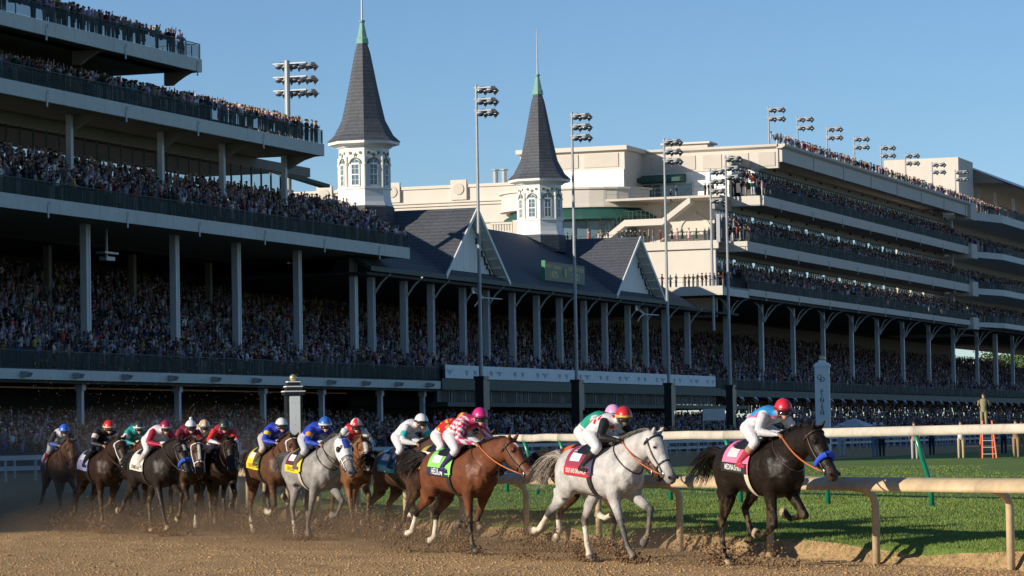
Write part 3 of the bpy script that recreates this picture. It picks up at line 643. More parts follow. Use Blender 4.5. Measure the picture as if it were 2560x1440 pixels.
# door, awning and stair on the upper terrace
m0, _ = MZ(1598, 440, 432); m1, _ = MZ(1710, 440, 432)
b = MB(); b.prism([Cb.L(432.9, m0, 35.3), Cb.L(430.0, m0, 34.7), Cb.L(430.0, m0, 34.2), Cb.L(432.9, m0, 34.2)], (0, m0-m1, 0)); Cb.mb(b, 'door_awning', m_awn)
Cb.box('terrace_door', m_wglass, 432.78, 432.88, m0-1.2, m1+0.9, 31.3, 34.0)
for i in range(4): Cb.box('door_frame', m_col, 432.68, 432.86, m0-1.2+(m1-m0+2.1)*i/3-.08, m0-1.2+(m1-m0+2.1)*i/3+.08, 31.3, 34.1)
mA, zA = MZ(1742, 490, 421); mB, zB = MZ(1672, 530, 421); mC, zC = MZ(1560, 540, 421)
def flight(ma, za, mb_, zb_, s0, s1):
    b = MB(); b.prism([Cb.L(s0, ma, za), Cb.L(s0, mb_, zb_), Cb.L(s0, mb_, zb_-0.8), Cb.L(s0, ma, za-0.8)], (s1-s0, 0, 0)); Cb.mb(b, 'stair_flight', m_cream)
    b = MB(); n = 9
    for i in range(n+1):
        t = i/n; x, y, z = Cb.L(s0+.05, ma+(mb_-ma)*t, za+(zb_-za)*t); b.box(x-.03, x+.03, y-.03, y+.03, z, z+1.05)
    b.tube([Cb.L(s0+.05, ma, za+1.05), Cb.L(s0+.05, mb_, zb_+1.05)], 0.04, 5); Cb.mb(b, 'stair_railing', m_green)
flight(mA, 31.2, mB, 28.6, 418.0, 419.6); flight(mB, 28.6, mC+1, 28.6, 418.0, 419.6); flight(mC+1, 28.6, mC-3.5, 25.3, 418.0, 419.6)
# blind arches and ornaments on the end walls
def arch(s, m, z, r, name='arch_moulding'):
    b = MB()
    for q in range(12):
        a0, a1 = math.pi*q/12, math.pi*(q+1)/12
        pl = [(m+r*math.cos(a0), z+r*math.sin(a0)), (m+r*math.cos(a1), z+r*math.sin(a1)), (m+.82*r*math.cos(a1), z+.82*r*math.sin(a1)), (m+.82*r*math.cos(a0), z+.82*r*math.sin(a0))]
        b.prism([Cb.L(s, c, d) for c, d in pl], (-0.14, 0, 0))
    b.prism([Cb.L(s, c, d) for c, d in ((m-.25, z+r*.78), (m+.25, z+r*.78), (m+.4, z+r*1.15), (m-.4, z+r*1.15))], (-0.2, 0, 0))
    Cb.mb(b, name, m_cream)
arch(423.8, -9.2, 27.2, 2.2); arch(415.6, -8.0, 20.6, 2.0)
for s, m, z in ((423.8, -5.4, 28.6), (415.6, -4.9, 22.4)):
    b = MB(); b.lathe([(0.42, 0), (0.62, 0), (0.62, 0.12), (0.42, 0.12)], n=14); b.build('roundel', m_cream, Cb.o, loc=Cb.L(s, m, z), rot=(0, R(-90), 0))
# low awning at the right of the gable
b = MB(); b.prism([Cb.L(415, -12, 24.0), Cb.L(411, -12, 22.3), Cb.L(411, -12, 22.0), Cb.L(415, -12, 22.0)], (0, 9.0, 0)); Cb.mb(b, 'low_awning', m_awn)
# cream parapet wing behind the spires
E = Stand('parapet_wing', 425.0, 'long cream building with plain parapet behind the two spires', 'building', m0=-33)
E.box('wall', m_cream, 425.4, 440, -33.2, -75, 10, 34.2); E.box('wall_cap', m_cream, 425.2, 440.2, -33.2, -75, 34.2, 34.6)
for z in (32.3, 31.9, 29.5): E.box('string_course', m_cream, 425.15, 425.41, -33.2, -75, z, z+0.22)
for m in (-41.3, -50.6, -60.2):
    E.box('pilaster', m_cream, 425.0, 425.39, m-1.1, m+1.1, 32.6, 35.2)
    b = MB(); b.lathe([(0.55, 0), (0.75, 0), (0.75, 0.1), (0.55, 0.1)], n=18); b.build('roundel', m_beige, E.o, loc=E.L(424.98, m, 34), rot=(0, R(-90), 0))
for m in (-36.4, -37.6):
    b = MB(); b.cyl(0, 0, 34.5, 36.4, 0.38, 0.38, 10); b.cyl(0, 0, 36.5, 36.65, 0.6, 0.6, 10); E.mb(b, 'roof_vent', m_grey).location = E.L(429, m, 0)
mm0, zz0 = MZ(1228, 582, 405); mm1, zz1 = MZ(1282, 556, 405)
b = MB(); n = 8
for i in range(n): x, y, _ = E.L(405, mm0+(mm1-mm0)*(i+.5)/n, 0); b.box(x-.15, x+.15, y-.12, y+.12, zz0+.15, zz1-.2)
x, y0, _ = E.L(405, mm0, 0); _, y1, _ = E.L(405, mm1, 0); b.box(x-.25, x+.25, y0, y1, zz1-.2, zz1+.05); b.box(x-.25, x+.25, y0, y1, zz0-1, zz0+.15); b.box(x-.35, x+.35, y1-.1, y1-1.2, zz0-1, zz1+.25)
E.mb(b, 'balustrade', m_cream)
E.box('lower_wall', m_cream, 405.4, 411, -22, -75, 14, zz0-.3)
# ---- far grandstand
D = Stand('far_grandstand', 555.6, 'most distant grandstand at the right edge, balconies jutting forward', 'grandstand')
for zb, zt in ((18.6, 19.4), (24.0, 25.0), (30.1, 31.1), (36.3, 37.6)):
    b = MB(); b.prism([D.L(555.8, -2, zb), D.L(572, 1.6, zb), D.L(730, 1.6, zb), D.L(730, -8, zb), D.L(555.8, -8, zb)], (0, 0, zt-zb)); D.mb(b, 'balcony', m_fascia)
    b = MB(); b.prism([D.L(556, -2.0, zt), D.L(572, 1.5, zt), D.L(730, 1.5, zt), D.L(730, 1.45, zt), D.L(572, 1.45, zt), D.L(556, -2.05, zt)], (0, 0, 1.15)); D.mb(b, 'railing_panel', m_rail)
    if zb < 36:
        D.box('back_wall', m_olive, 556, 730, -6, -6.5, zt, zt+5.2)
        b = MB()
        for i in range(14):
            for j in range(4): b.box(560+i*7-D.s0+j*.9, 560+i*7+.6-D.s0+j*.9, 5.9, 5.97, zt+1, zt+2.7)
        tag(D.mb(b, 'window_panes', m_palepane), kind='stuff')
    SEATS.append((557, 700, -0.2, -4.5, zt, zt+1.8, 5, 0.8, 'D%d' % int(zb)))
D.box('lift_tower', m_cream, 583.3, 596, -8, -21.1, 18, 48.8)
b = MB(); b.prism([D.L(597, -2.5, 45.0), D.L(597, -8, 47.6), D.L(597, -24, 46.6), D.L(597, -24, 46.0)], (150, 0, 0)); D.mb(b, 'canopy_roof', m_soffit)
b = MB(); b.prism([D.L(597, -2.2, 45.1), D.L(597, -8, 47.9), D.L(597, -12, 47.8), D.L(597, -8, 47.62)], (150, 0, 0)); D.mb(b, 'canopy_cap', m_white)
for s in (606, 622, 640, 660): D.box('canopy_column', m_col, s, s+.5, -9, -9.5, 37, 46.4)
for s in (590.0, 622.0): D.box('understorey_column', m_col, s-.9, s, -3.2, -3.9, 6.9, 18.6)
# ------------------------------------------------------------------ light poles
def lamp_mesh():
    b = MB(); b.lathe([(0.05, 0.30), (0.22, 0.26), (0.36, 0.12), (0.40, 0.0), (0.38, -0.06)], n=12); return b.mesh('lamp_head', m_lamp, True)
def lens_mesh():
    b = MB(); b.lathe([(0.36, -0.05), (0.34, -0.16), (0.18, -0.26), (0.02, -0.28)], n=12); return b.mesh('lamp_lens', m_lens, True)
LH, LL = lamp_mesh(), lens_mesh()
b = MB(); b.prism([(-.3, -.35, 0), (.3, -.35, 0), (.22, .2, 0.42), (-.22, .2, 0.42)], (0.04, 0, 0.0)); b.prism([(-.3, -.36, -0.02), (.3, -.36, -.02), (.30, .2, -.05), (-.3, .2, -.05)], (0, 0, 0.06)); b.prism([(-.3, -.3, 0), (.3, -.3, 0), (0, -.1, -.45)], (0, .1, 0)); LV = b.mesh('lamp_visor', m_grey)
def lamp(parent, x, y, z, tilt=0.5, sc=1.0):
    h = link('lamp_head', LH, parent, (x, y, z), (0, R(10), 0)); h.scale = (.88,)*3
    link('lamp_lens', LL, h)
def light_pole(s, m, zb, zt, rows, cols, label, rr=(0.22, 0.11), dx=0.85, dz=1.02, cabinet=True, name='light_pole', group='floodlight poles in front of the stands', off=0.0):
    T = Stand(name, s, label, 'light pole', m0=m, group=group)
    b = MB(); b.cyl(0, 0, zb, zt, rr[0], rr[1], 10); T.mb(b, 'pole', m_grey, smooth=False)
    if cabinet:
        b = MB(); b.box(-.5, .5, -.4, .4, zb, 7.0); b.box(-.62, .62, -.5, .5, 6.9, 7.15); b.box(0.5, 1.2, -.35, .35, 4.2, 6.7); T.mb(b, 'cabinet', m_black)
    for r in range(rows):
        z = zt-0.55-r*dz
        T.box('crossarm', m_grey, s-.06, s+.06, m-.2-off, m+dx*cols-0.3-off, z+.22, z+.34)
        for c in range(cols):
            x, y, _ = T.L(s+(c*0.25), m+0.35+c*dx-off, 0); lamp(T.o, x, y, z)
            v = link('lamp_visor', LV, T.o, (x+.15, y-.35, z-0.02), (0, 0, R(70)))
    return T
for s, l in ((303.3, 'tall grey floodlight pole in front of the nearer gable'), (330.1, 'tall grey floodlight pole crossing the green year sign'), (360.9, 'tall grey floodlight pole just right of the farther gable'), (384.8, 'tall grey floodlight pole in front of the cream end wall')):
    light_pole(s, 6, 0.2, 33.1, 3, 2, l)
light_pole(307.2, -14, 18, 36.8, 3, 5, 'wide bank of floodlights on a mast above the left stand', rr=(.3, .26), dx=0.68, dz=1.25, cabinet=False, name='light_mast', off=1.2)
s, z = SZ(1800, 420, -1.5); light_pole(405, SZ(1800, 420, 0)[0]*0-1.6, 14, MZ(1795, 420, 405)[1], 4, 2, 'cluster of floodlights on a mast beside the lit end wall', dz=1.15, cabinet=False, name='light_mast')
n_rl = [(1921, 266), (1993, 290), (2067, 315), (2135, 340), (2202, 362), (2263, 382), (2330, 405), (2388, 424)]
for i, (x, y) in enumerate(n_rl):
    s, z = SZ(x, y, -2.2)
    ords = ['first', 'second', 'third', 'fourth', 'fifth', 'sixth', 'seventh', 'last'][i]
    light_pole(s, -2.2, 37.5, z, 2, 2, '%s rooftop floodlight pole from the left on the cream parapet' % ords, rr=(.13, .09), dx=1.1, dz=1.15, cabinet=False, name='rooftop_light', group='rooftop floodlights on the suite building')
# loudspeaker columns beside the terrace
T = Stand('speaker_column', 404.5, 'tall grey speaker column hung before the lit end wall', 'speaker', m0=-2.2)
m0, z0 = MZ(1800, 605, 404.5); z1 = MZ(1800, 535, 404.5)[1]; T.box('cabinet', m_grey, 404.2, 404.8, m0-.35, m0+.1, z0, z1); T.box('rear_cabinet', m_soffit, 404.9, 405.3, m0+.15, m0+.5, z0, z1-.4)

# ------------------------------------------------------------------ posts
def post_lathe(b, c, z0, levels): pass
fp = AT(2060, 1142, 185.0); Yf = 185.0
def up(Y, y, x=2055): return float(AT(x, y, Y)[2])
T = empty('finish_post', (fp[0], fp[1], 0.2), R(-8), 'tall white square finish post topped with a golden ball', 'finish post')
k = Yf/FPX; zt = up(Yf, 917)-0.2
m_post = mat('post_white', (0.66, 0.71, 0.74), rough=0.45, var=0.04, scale=1)
b = MB(); b.box(-18*k, 18*k, -18*k, 18*k, 0, zt); b.build('shaft', m_post, T)
b = MB(); b.box(-20.5*k, 20.5*k, -20.5*k, 20.5*k, zt+.002, zt+6*k); b.box(-16*k, 16*k, -16*k, 16*k, zt+6*k, zt+10*k); b.box(-9*k, 9*k, -9*k, 9*k, zt+10*k, zt+16*k); b.build('cap', m_post, T)
b = MB(); b.ball((0, 0, zt+21*k), 8*k, 14); b.build('ball', m_ball, T, True)
m_letter = mat('letter_navy', (0.02, 0.045, 0.06), rough=0.5)
for i, ch in enumerate('FINISH'):
    text_on('lettering', ch, 15*k, m_letter, T, (-1*k, -18*k-.012, zt-(63+i*10.6)*k), (R(90), 0, 0), True)
text_on('emblem', 'C', 20*k, m_letter, T, (-6*k, -18*k-.012, zt-27*k), (R(90), 0, 0), False); text_on('emblem', 'D', 19*k, m_letter, T, (1*k, -18*k-.014, zt-32*k), (R(90), 0, 0), False)
Yq = 86.0; q = AT(735, 1110, Yq); k = Yq/FPX
T = empty('distance_post', (q[0], q[1], 0.0), R(14), 'black and white marker post with stepped black cap and gold ball', 'marker post')
zt = float(AT(735, 988, Yq)[2])
b = MB(); b.box(-20*k, 20*k, -20*k, 20*k, 0, zt); b.build('shaft', m_black, T)
b = MB(); b.box(-13*k, 13*k, -20*k-.03, -20*k-.002, 0, zt-2*k); b.build('front_panel', mat('post_panel_white', (0.78, 0.78, 0.76), rough=0.5), T)
b = MB(); c = MB()
for w0, z0, z1 in ((25, 0, 8), (20, 11, 20), (15, 23, 32)):
    b.box(-w0*k, w0*k, -w0*k, w0*k, zt+z0*k, zt+z1*k); c.box(-(w0+1)*k, (w0+1)*k, -(w0+1)*k, (w0+1)*k, zt+z1*k+.002, zt+(z1+3)*k)
b.build('cap', m_black, T); c.build('cap_trim', m_white, T)
b = MB(); b.ball((0, 0, zt+43*k), 9.5*k, 14); b.build('ball', m_ball, T, True)

# ------------------------------------------------------------------ rails
m_rcream = mat('rail_cream_vinyl', (0.48, 0.36, 0.215), rough=0.6, var=0.14, scale=1.7, var2=0.14, scale2=9)
m_rwhite = mat('turf_rail_white', (0.47, 0.425, 0.35), rough=0.65, var=0.16, scale=1.4, var2=0.12, scale2=11)
m_rgreen = mat('rail_post_green', (0.008, 0.16, 0.085), rough=0.3, var=0.1, scale=3)
def along(X, Y, y0, y1, step):
    m = (Y >= y0) & (Y <= y1); x, y = X[m], Y[m]; d = np.concatenate([[0], np.cumsum(np.hypot(np.diff(x), np.diff(y)))])
    t = np.arange(0, d[-1], step); px_, py_ = np.interp(t, d, x), np.interp(t, d, y)
    tx, ty = np.gradient(px_), np.gradient(py_); l = np.hypot(tx, ty); tx, ty = tx/l, ty/l
    return px_, py_, tx, ty      # tangent goes away from the camera; inside (turf) is to its right: normal (ty,-tx)
def rail(name, label, X, Y, y0, y1, seg, prof, mt, off, post_fn, post_mat, cat='rail', zoff=None, sub=6):
    """cover built in separate lengths of seg metres; prof is a closed list of (w,z)"""
    x, y, tx, ty = along(X, Y, y0, y1, seg/sub)
    x = x+ty*off; y = y-tx*off
    root = empty(name, (x[0], y[0], 0), 0, label, cat)
    ox, oy = x[0], y[0]
    for i in range(0, len(x)-sub, sub):
        rg = []
        for j in range(i, i+sub+1):
            zz = zoff(x[j], y[j]) if zoff else 0.0
            e = 0.004 if j == i else (-0.004 if j == i+sub else 0)
            rg.append([(x[j]-ox+ty[j]*w_+tx[j]*e, y[j]-oy-tx[j]*w_+ty[j]*e, z_+zz) for w_, z_ in prof])
        b = MB(); b.rings(rg); b.build('rail_cover', mt, root, True)
        b = MB(); zz = zoff(x[i], y[i]) if zoff else 0.0
        post_fn(b, np.array([x[i]-ox, y[i]-oy, zz]), np.array([ty[i], -tx[i], 0]), np.array([tx[i], ty[i], 0]))
        b.build('rail_post', post_mat, root, True)
    return root
def post1(b, c, n, t):
    Z = np.array([0, 0, 1.0])
    b.tube([c+n*0.34-Z*0.3, c+n*0.34+Z*0.78, c+n*0.30+Z*0.87, c+n*0.18+Z*0.95, c+n*0.02+Z*0.985], [0.052, 0.05, 0.05, 0.05, 0.05], 8)
prof1 = [(-.17, .945), (-.175, .985), (-.155, 1.035), (-.10, 1.085), (0, 1.115), (.09, 1.09), (.13, 1.03), (.14, .96), (.10, .945), (-.02, .975), (-.12, .95)]
rail('inner_dirt_rail', 'low cream safety rail on curved posts along the dirt track edge', RX, RY, 28.0, 110, 3.1, prof1, m_rcream, -0.18, post1, m_rcream)
def tz(x, y): return float(turf_h(np.array([x-np.interp(y, RY, RX)]), np.array([y]))[0])
def post2(b, c, n, t):
    Z = np.array([0, 0, 1.0])
    b.tube([c+n*0.30-Z*0.2, c+n*0.28+Z*0.35, c+n*0.12+Z*0.80, c+n*0.0+Z*1.20], [0.045]*4, 8)
prof2 = [(-.04, 1.155), (-.05, 1.2), (-.045, 1.285), (-.02, 1.31), (.03, 1.31), (.05, 1.285), (.05, 1.2), (.03, 1.155)]
rail('turf_course_rail', 'high off-white plate rail on slanting green posts across the turf', TX, TY, 38.5, 118, 3.3, prof2, m_rwhite, 0.0, post2, m_rgreen, zoff=tz)
# far rails in front of the apron (white, in shade)
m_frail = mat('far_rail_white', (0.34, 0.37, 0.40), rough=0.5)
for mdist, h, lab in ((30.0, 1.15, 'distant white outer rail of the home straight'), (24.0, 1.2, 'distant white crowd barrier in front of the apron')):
    x0 = np.array([P(s, mdist, 0) for s in np.arange(100, 520, 3.0)])
    root = empty('outer_rail', x0[0], SROT, lab, 'rail', 'far white rails before the apron')
    for i in range(0, len(x0)-1):
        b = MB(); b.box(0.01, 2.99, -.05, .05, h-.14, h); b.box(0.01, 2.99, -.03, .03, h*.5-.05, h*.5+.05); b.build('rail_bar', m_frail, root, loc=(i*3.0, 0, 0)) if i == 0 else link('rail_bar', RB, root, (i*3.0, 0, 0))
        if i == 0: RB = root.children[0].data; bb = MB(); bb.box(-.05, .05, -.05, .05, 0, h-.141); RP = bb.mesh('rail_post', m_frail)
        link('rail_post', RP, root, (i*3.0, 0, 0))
# unseen stand added left of frame, roof line shaped to shadow the track
NB = Stand('unseen_shadow_stand', 10.0, 'unseen stand added beyond the left edge to cast a shadow on the track', 'grandstand')
NB.prism_sz('body', m_beige, [(10.3, 0), (116.3, 0), (116.3, 28.4), (60, 30.4), (26, 33.4), (10.3, 36.0)], -3, -24)
NB.prism_sz('roof', m_slate, [(10, 36.0), (26, 33.42), (60, 30.42), (116.5, 28.42), (116.5, 29.0), (60, 31.0), (26, 34.0), (10, 36.6)], 0, -25)
for z in (7.0, 14.0, 20.0): NB.box('balcony', m_fascia, 10.3, 116.3, 0, -2.99, z, z+1)
# ------------------------------------------------------------------ spectators
m_crowd = mat_vcol('spectator_cloth_and_skin', rough=0.8, spec=0.15, var=0.0)
SKIN, HAIR, TOP, BOT, SHOE = range(5)
def person_template(pose=0, hat=0, skirt=0, lod=0):
    """tri mesh with a region per vertex; faces -y; one continuous set of joined rings"""
    V, F, G = [], [], []
    def rings(rg, n, reg, capb=False, capt=True):
        o = len(V)
        for (c, rx, ry), g in zip(rg, reg):
            for i in range(n):
                a = 2*math.pi*(i+0.5)/n; V.append((c[0]+rx*math.cos(a), c[1]+ry*math.sin(a), c[2])); G.append(g)
        for k in range(len(rg)-1):
            for i in range(n):
                j = (i+1) % n; a, b_, c, d = o+k*n+i, o+k*n+j, o+(k+1)*n+j, o+(k+1)*n+i
                F.append((a, b_, c)); F.append((a, c, d))
        if capt:
            t = o+(len(rg)-1)*n
            for i in range(1, n-1): F.append((t, t+i, t+i+1))
    if lod < 2:
        if skirt:
            rings([((0, 0, .45), .20, .16), ((0, 0, .95), .17, .12)], 6, [TOP, TOP], capt=False)
            for s in (-1, 1): rings([((s*.07, 0, 0), .045, .06), ((s*.08, 0, .5), .055, .055)], 4, [SKIN, SKIN], capt=False)
        else:
            for s in (-1, 1):
                rings([((s*.10, -.03, 0), .05, .11), ((s*.10, 0, .08), .055, .065), ((s*.10, 0, .5), .07, .075), ((s*.09, 0, .92), .095, .11)], 4 if lod else 5, [SHOE, BOT, BOT, BOT], capt=False)
    n = 6
    if lod >= 2: rings([((0, 0, .95), .16, .11), ((0, -.01, 1.34), .19, .12), ((0, 0, 1.49), .10, .07)], 5, [TOP, TOP, TOP])
    else: rings([((0, 0, .86), .165, .115), ((0, 0, 1.08), .15, .105), ((0, -.01, 1.32), .195, .12), ((0, 0, 1.44), .17, .10), ((0, 0, 1.49), .06, .06)], n, [BOT if not skirt else TOP, TOP, TOP, TOP, TOP])
    hz = 1.50
    hd = [((0, -.01, hz), .05, .055), ((0, -.015, hz+.08), .075, .09), ((0, 0, hz+.17), .078, .095), ((0, .01, hz+.235), .05, .06)]
    if lod >= 2: rings([((0, -.01, hz), .055, .06), ((0, -.012, hz+.10), .08, .095), ((0, 0, hz+.225), .055, .065)], 4, [SKIN, SKIN, HAIR])
    else: rings(hd, 5 if lod else 6, [SKIN, SKIN, HAIR if hat != 1 else HAIR, HAIR])
    if hat:
        br = .19 if hat == 1 else .13
        if lod >= 2: rings([((0, -.01, hz+.16), br, br), ((0, 0, hz+.26), .085, .09)], 5, [HAIR]*2)
        else: rings([((0, -.01, hz+.16), br, br*1.05), ((0, 0, hz+.185), .10, .11), ((0, 0, hz+.27), .085, .09)], 7, [HAIR]*3)
    sh = .205; K = 3 if lod == 2 else 4
    def arm(s, e, h):
        for (a, b_, r0, r1, g0, g1) in (((s*sh, 0, 1.40), e, .055, .045, TOP, TOP), (e, h, .045, .035, TOP, SKIN)):
            o = len(V); a = np.array(a); b2 = np.array(b_); t = b2-a; t = t/np.linalg.norm(t); u = np.cross(t, (0, .3, 1.0) if abs(t[2]) < .95 else (1, 0, 0)); u /= np.linalg.norm(u); w = np.cross(t, u)
            for c, r, g in ((a, r0, g0), (b2, r1, g1)):
                for i in range(K): q = c+r*(math.cos(i*2*math.pi/K)*u+math.sin(i*2*math.pi/K)*w); V.append(tuple(q)); G.append(g)
            for i in range(K): j = (i+1) % K; F.append((o+i, o+j, o+K+j)); F.append((o+i, o+K+j, o+K+i))
            F.append((o+K, o+K+1, o+K+2))
    P_ = {0: [(.25, .02, 1.15, .22, -.08, .92)]*2, 1: [(.25, -.06, 1.17, .10, -.30, 1.36)]*2, 2: [(.25, .02, 1.15, .22, -.06, .92), (.27, -.08, 1.52, .22, -.16, 1.80)],
          3: [(.24, -.04, 1.14, .03, -.24, 1.18)]*2, 4: [(.29, 0, 1.6, .24, -.06, 1.88)]*2, 5: [(.25, -.1, 1.2, .12, -.34, 1.06)]*2}[pose]
    if lod == 3: return np.array(V), np.array(F), np.array(G)
    for s, q in zip((-1, 1), P_): arm(s, (s*q[0], q[1], q[2]), (s*q[3], q[4], q[5]))
    return np.array(V), np.array(F), np.array(G)
TPL = {}
for pose in range(6):
    for hat in range(3):
        for lod in (0, 1, 2, 3): TPL[(pose, hat, lod)] = person_template(pose, hat, 0, lod)
TPLS = {hat: person_template(3, hat, 1, 0) for hat in (0, 1)}
TOPS = [((.05, .05, .09), 'navy', 18), ((.68, .66, .70), 'white', 20), ((.03, .03, .035), 'black', 14), ((.40, .42, .58), 'pale blue', 11), ((.72, .40, .48), 'pink', 12), ((.40, .31, .52), 'lavender', 12), ((.16, .17, .2), 'grey', 12), ((.50, .05, .06), 'red', 7), ((.05, .30, .32), 'teal', 3), ((.42, .36, .26), 'tan', 8), ((.05, .2, .08), 'green', 2), ((.55, .45, .08), 'yellow', 1.5), ((.05, .10, .34), 'blue', 4)]
TW = np.array([t[2] for t in TOPS]); TW = TW/TW.sum(); TC = np.array([t[0] for t in TOPS]); TN = [t[1] for t in TOPS]
BOTS = np.array([(.03, .035, .05), (.10, .10, .11), (.35, .30, .22), (.5, .5, .5), (.06, .08, .14), (.2, .2, .22)])
SKINS = np.array([(.55, .34, .25), (.48, .29, .20), (.40, .23, .15), (.22, .12, .08), (.60, .40, .30)])
HAIRS = np.array([(.03, .02, .015), (.08, .05, .03), (.20, .13, .07), (.30, .25, .2), (.6, .58, .52), (.5, .42, .28)])
rc = np.random.default_rng(21)
def person_colors(G, ti=None):
    ti = int(rc.choice(len(TOPS), p=TW)) if ti is None else ti
    pal = np.stack([SKINS[rc.integers(5)]*(.5+.6*rc.random()), HAIRS[rc.choice(6, p=[.3, .25, .15, .08, .14, .08])], TC[ti]*(.17+.95*rc.random()**2), BOTS[rc.integers(6)], np.array([.03, .025, .02])])
    return pal[G], ti
def yaw_rot(V, a):
    c, s = math.cos(a), math.sin(a); return np.stack([V[:, 0]*c-V[:, 1]*s, V[:, 0]*s+V[:, 1]*c, V[:, 2]], 1)
FACE0 = math.atan2(SN[1], SN[0])+math.pi/2          # template faces -y, turned to face the track
def ordinal(i): return '%d%s' % (i, 'th' if 10 <= i % 100 <= 20 else {1: 'st', 2: 'nd', 3: 'rd'}.get(i % 10, 'th'))
IND = []            # individual spectators
def individual(pos, ti, pose, hat, yaw, label, group, skirt=0, h=1.0, cols=None):
    V, F, G = TPLS[min(hat, 1)] if skirt else TPL[(pose, hat, 0)]
    C, ti = person_colors(G, ti)
    if cols is not None:
        for g, c in cols.items(): C = np.where((G == g)[:, None], np.array(c), C)
    me = np_mesh('spectator', V*h, F, m_crowd, True, C)
    o = link('spectator', me, None, pos, (0, 0, yaw)); tag(o, label, 'spectator', group); IND.append(o); return o
VV, FF, CCc = [], [], []; NV = 0
POSEN = ['with arms at the sides', 'holding something up to the face', 'raising one arm', 'with hands together', 'with both arms raised', 'leaning on the rail']
names = {'A1': 'lowest', 'A4': 'topmost', 'A3': 'third', 'A2': 'second'}
indq = {'A4': (227, 60), 'A3': (227, 85), 'A2': (227, 75), 'A1': (227, 60)}
for (s0, s1, mf, mb_, zf, zb, rows, sp, tg) in SEATS:
    cnt = 0
    for r in range(rows):
        t = r/max(1, rows-1); m = mf+(mb_-mf)*t; z = zf+(zb-zf)*t
        nper = int((s1-s0)/sp)
        ss = s0+(np.arange(nper)+0.5)*sp+(rc.random(nper)-.5)*sp*.55; mj = m+(rc.random(nper)-.5)*0.3
        skip = rc.random(nper) < ((0.05 if tg[0] in 'AB' and tg != 'B0' else 0.10)+(.5*max(0, t-.35) if tg in ('A1', 'B1', 'C0', 'G1') else 0))
        dens = vnoise(ss, np.full(nper, r*3.0), 7.0, 31) < (0.16 if tg not in ('C4', 'A3', 'A4') else 0.2)
        for i in range(nper):
            if skip[i] or (dens[i] and r < 3 and rc.random() < .7): continue
            if tg == 'A4' and ss[i] > 256.3 and r > 0: continue
            p = P(ss[i], mj[i], z); 
            u = 1280+FPX*((p-CC)@CR)/((p-CC)@CF)
            if u < -40 or u > 2620: continue
            pose = int(rc.choice(6, p=[.22, .30, .12, .2, .04, .12])); hat = int(rc.choice(3, p=[.66, .2, .14])); yaw = FACE0+(rc.random()-.35)*1.1-.25
            h = .95+.17*rc.random()
            if r == 0 and tg in indq and ss[i] > indq[tg][0] and cnt < indq[tg][1]:
                cnt += 1; ti = int(rc.choice(len(TOPS), p=TW)); sk = rc.random() < .22
                individual(p, ti, pose, hat, yaw, 'spectator in %s %s at the %s balcony rail, %s from the left' % (TN[ti], 'dress' if sk else 'top', names[tg], ordinal(cnt)), 'spectators along the %s balcony rail' % names[tg], skirt=int(sk), h=h)
                continue
            lod = 0 if (r == 0 and tg[0] == 'A') else (1 if r == 0 else (3 if (tg in ('C0', 'G3', 'G2', 'B1', 'D0') or tg[0] == 'D') and pose not in (2, 4) else 2))
            V, F, G = TPL[(pose, hat, lod)]; C, _ = person_colors(G)
            VV.append(yaw_rot(V*h, yaw)+p); FF.append(F+NV); CCc.append(C); NV += len(V)
if VV:
    V = np.concatenate(VV); F = np.concatenate(FF); C = np.concatenate(CCc)
    o = link('crowd', np_mesh('crowd', V, F, m_crowd, True, C)); tag(o, 'dense crowd of spectators filling the stands and the apron', 'crowd', kind='stuff')
print('crowd', len(VV), 'tris', len(F), 'individuals', len(IND))
# people on the terraces of the suite building
ter = [(1418, 'grey', 0), (1430, 'green', 1), (1472, 'red', 1), (1496, 'white', 0), (1506, 'white', 0), (1520, 'blue', 0), (1545, 'lavender', 0), (1556, 'black', 0), (1566, 'navy', 0), (1577, 'black', 0), (1588, 'navy', 0), (1600, 'red', 0), (1611, 'black', 0), (1622, 'tan', 0), (1632, 'pale blue', 0), (1651, 'red', 1), (1680, 'black', 1), (1693, 'pink', 1), (1706, 'green', 1), (1722, 'pink', 1), (1741, 'green', 1), (1762, 'black', 0), (1772, 'navy', 0), (1822, 'black', 0), (1832, 'navy', 0), (1842, 'red', 0), (1851, 'tan', 0), (1860, 'teal', 0)]
for i, (x, c, sk) in enumerate(ter):
    s = 412.0+rc.random()*1.5; m, _ = MZ(x, 585, s); p = P(s, m, 25.18)
    individual(p, TN.index(c), int(rc.choice([0, 1, 3])), int(rc.random() < .35), FACE0+rc.random()*1.2-.6, 'sunlit spectator in %s %s on the middle end terrace, %s from the left' % (c, 'dress' if sk else 'clothes', ordinal(i+1)), 'spectators on the middle end terrace', skirt=sk)
for i, (x, c) in enumerate([(1763, 'black'), (1772, 'black'), (1782, 'navy'), (1835, 'black'), (1853, 'black'), (1865, 'tan'), (1880, 'teal'), (1886, 'teal')]):
    s = 420.5; m, _ = MZ(x, 470, s); individual(P(s, m, 31.28), TN.index(c), 0, 0, FACE0-.3, 'sunlit spectator in %s clothes on the upper end terrace, %s from the left' % (c, ordinal(i+1)), 'spectators on the upper end terrace')
for i, (x, c) in enumerate([(1655, 'red'), (1668, 'grey'), (1676, 'white'), (1690, 'white'), (1712, 'red'), (1722, 'tan'), (1733, 'navy'), (1744, 'black'), (1755, 'red'), (1765, 'navy'), (1775, 'pink'), (1786, 'black'), (1797, 'navy'), (1808, 'red'), (1818, 'black'), (1827, 'white')]):
    s = 406+rc.random()*3; m, _ = MZ(x, 695, s); individual(P(s, m, 19.3), TN.index(c), int(rc.choice([0, 1, 3])), int(rc.random() < .3), FACE0-.3, 'sunlit spectator in %s on the lowest end terrace, %s from the left' % (c, ordinal(i+1)), 'spectators on the lowest end terrace')
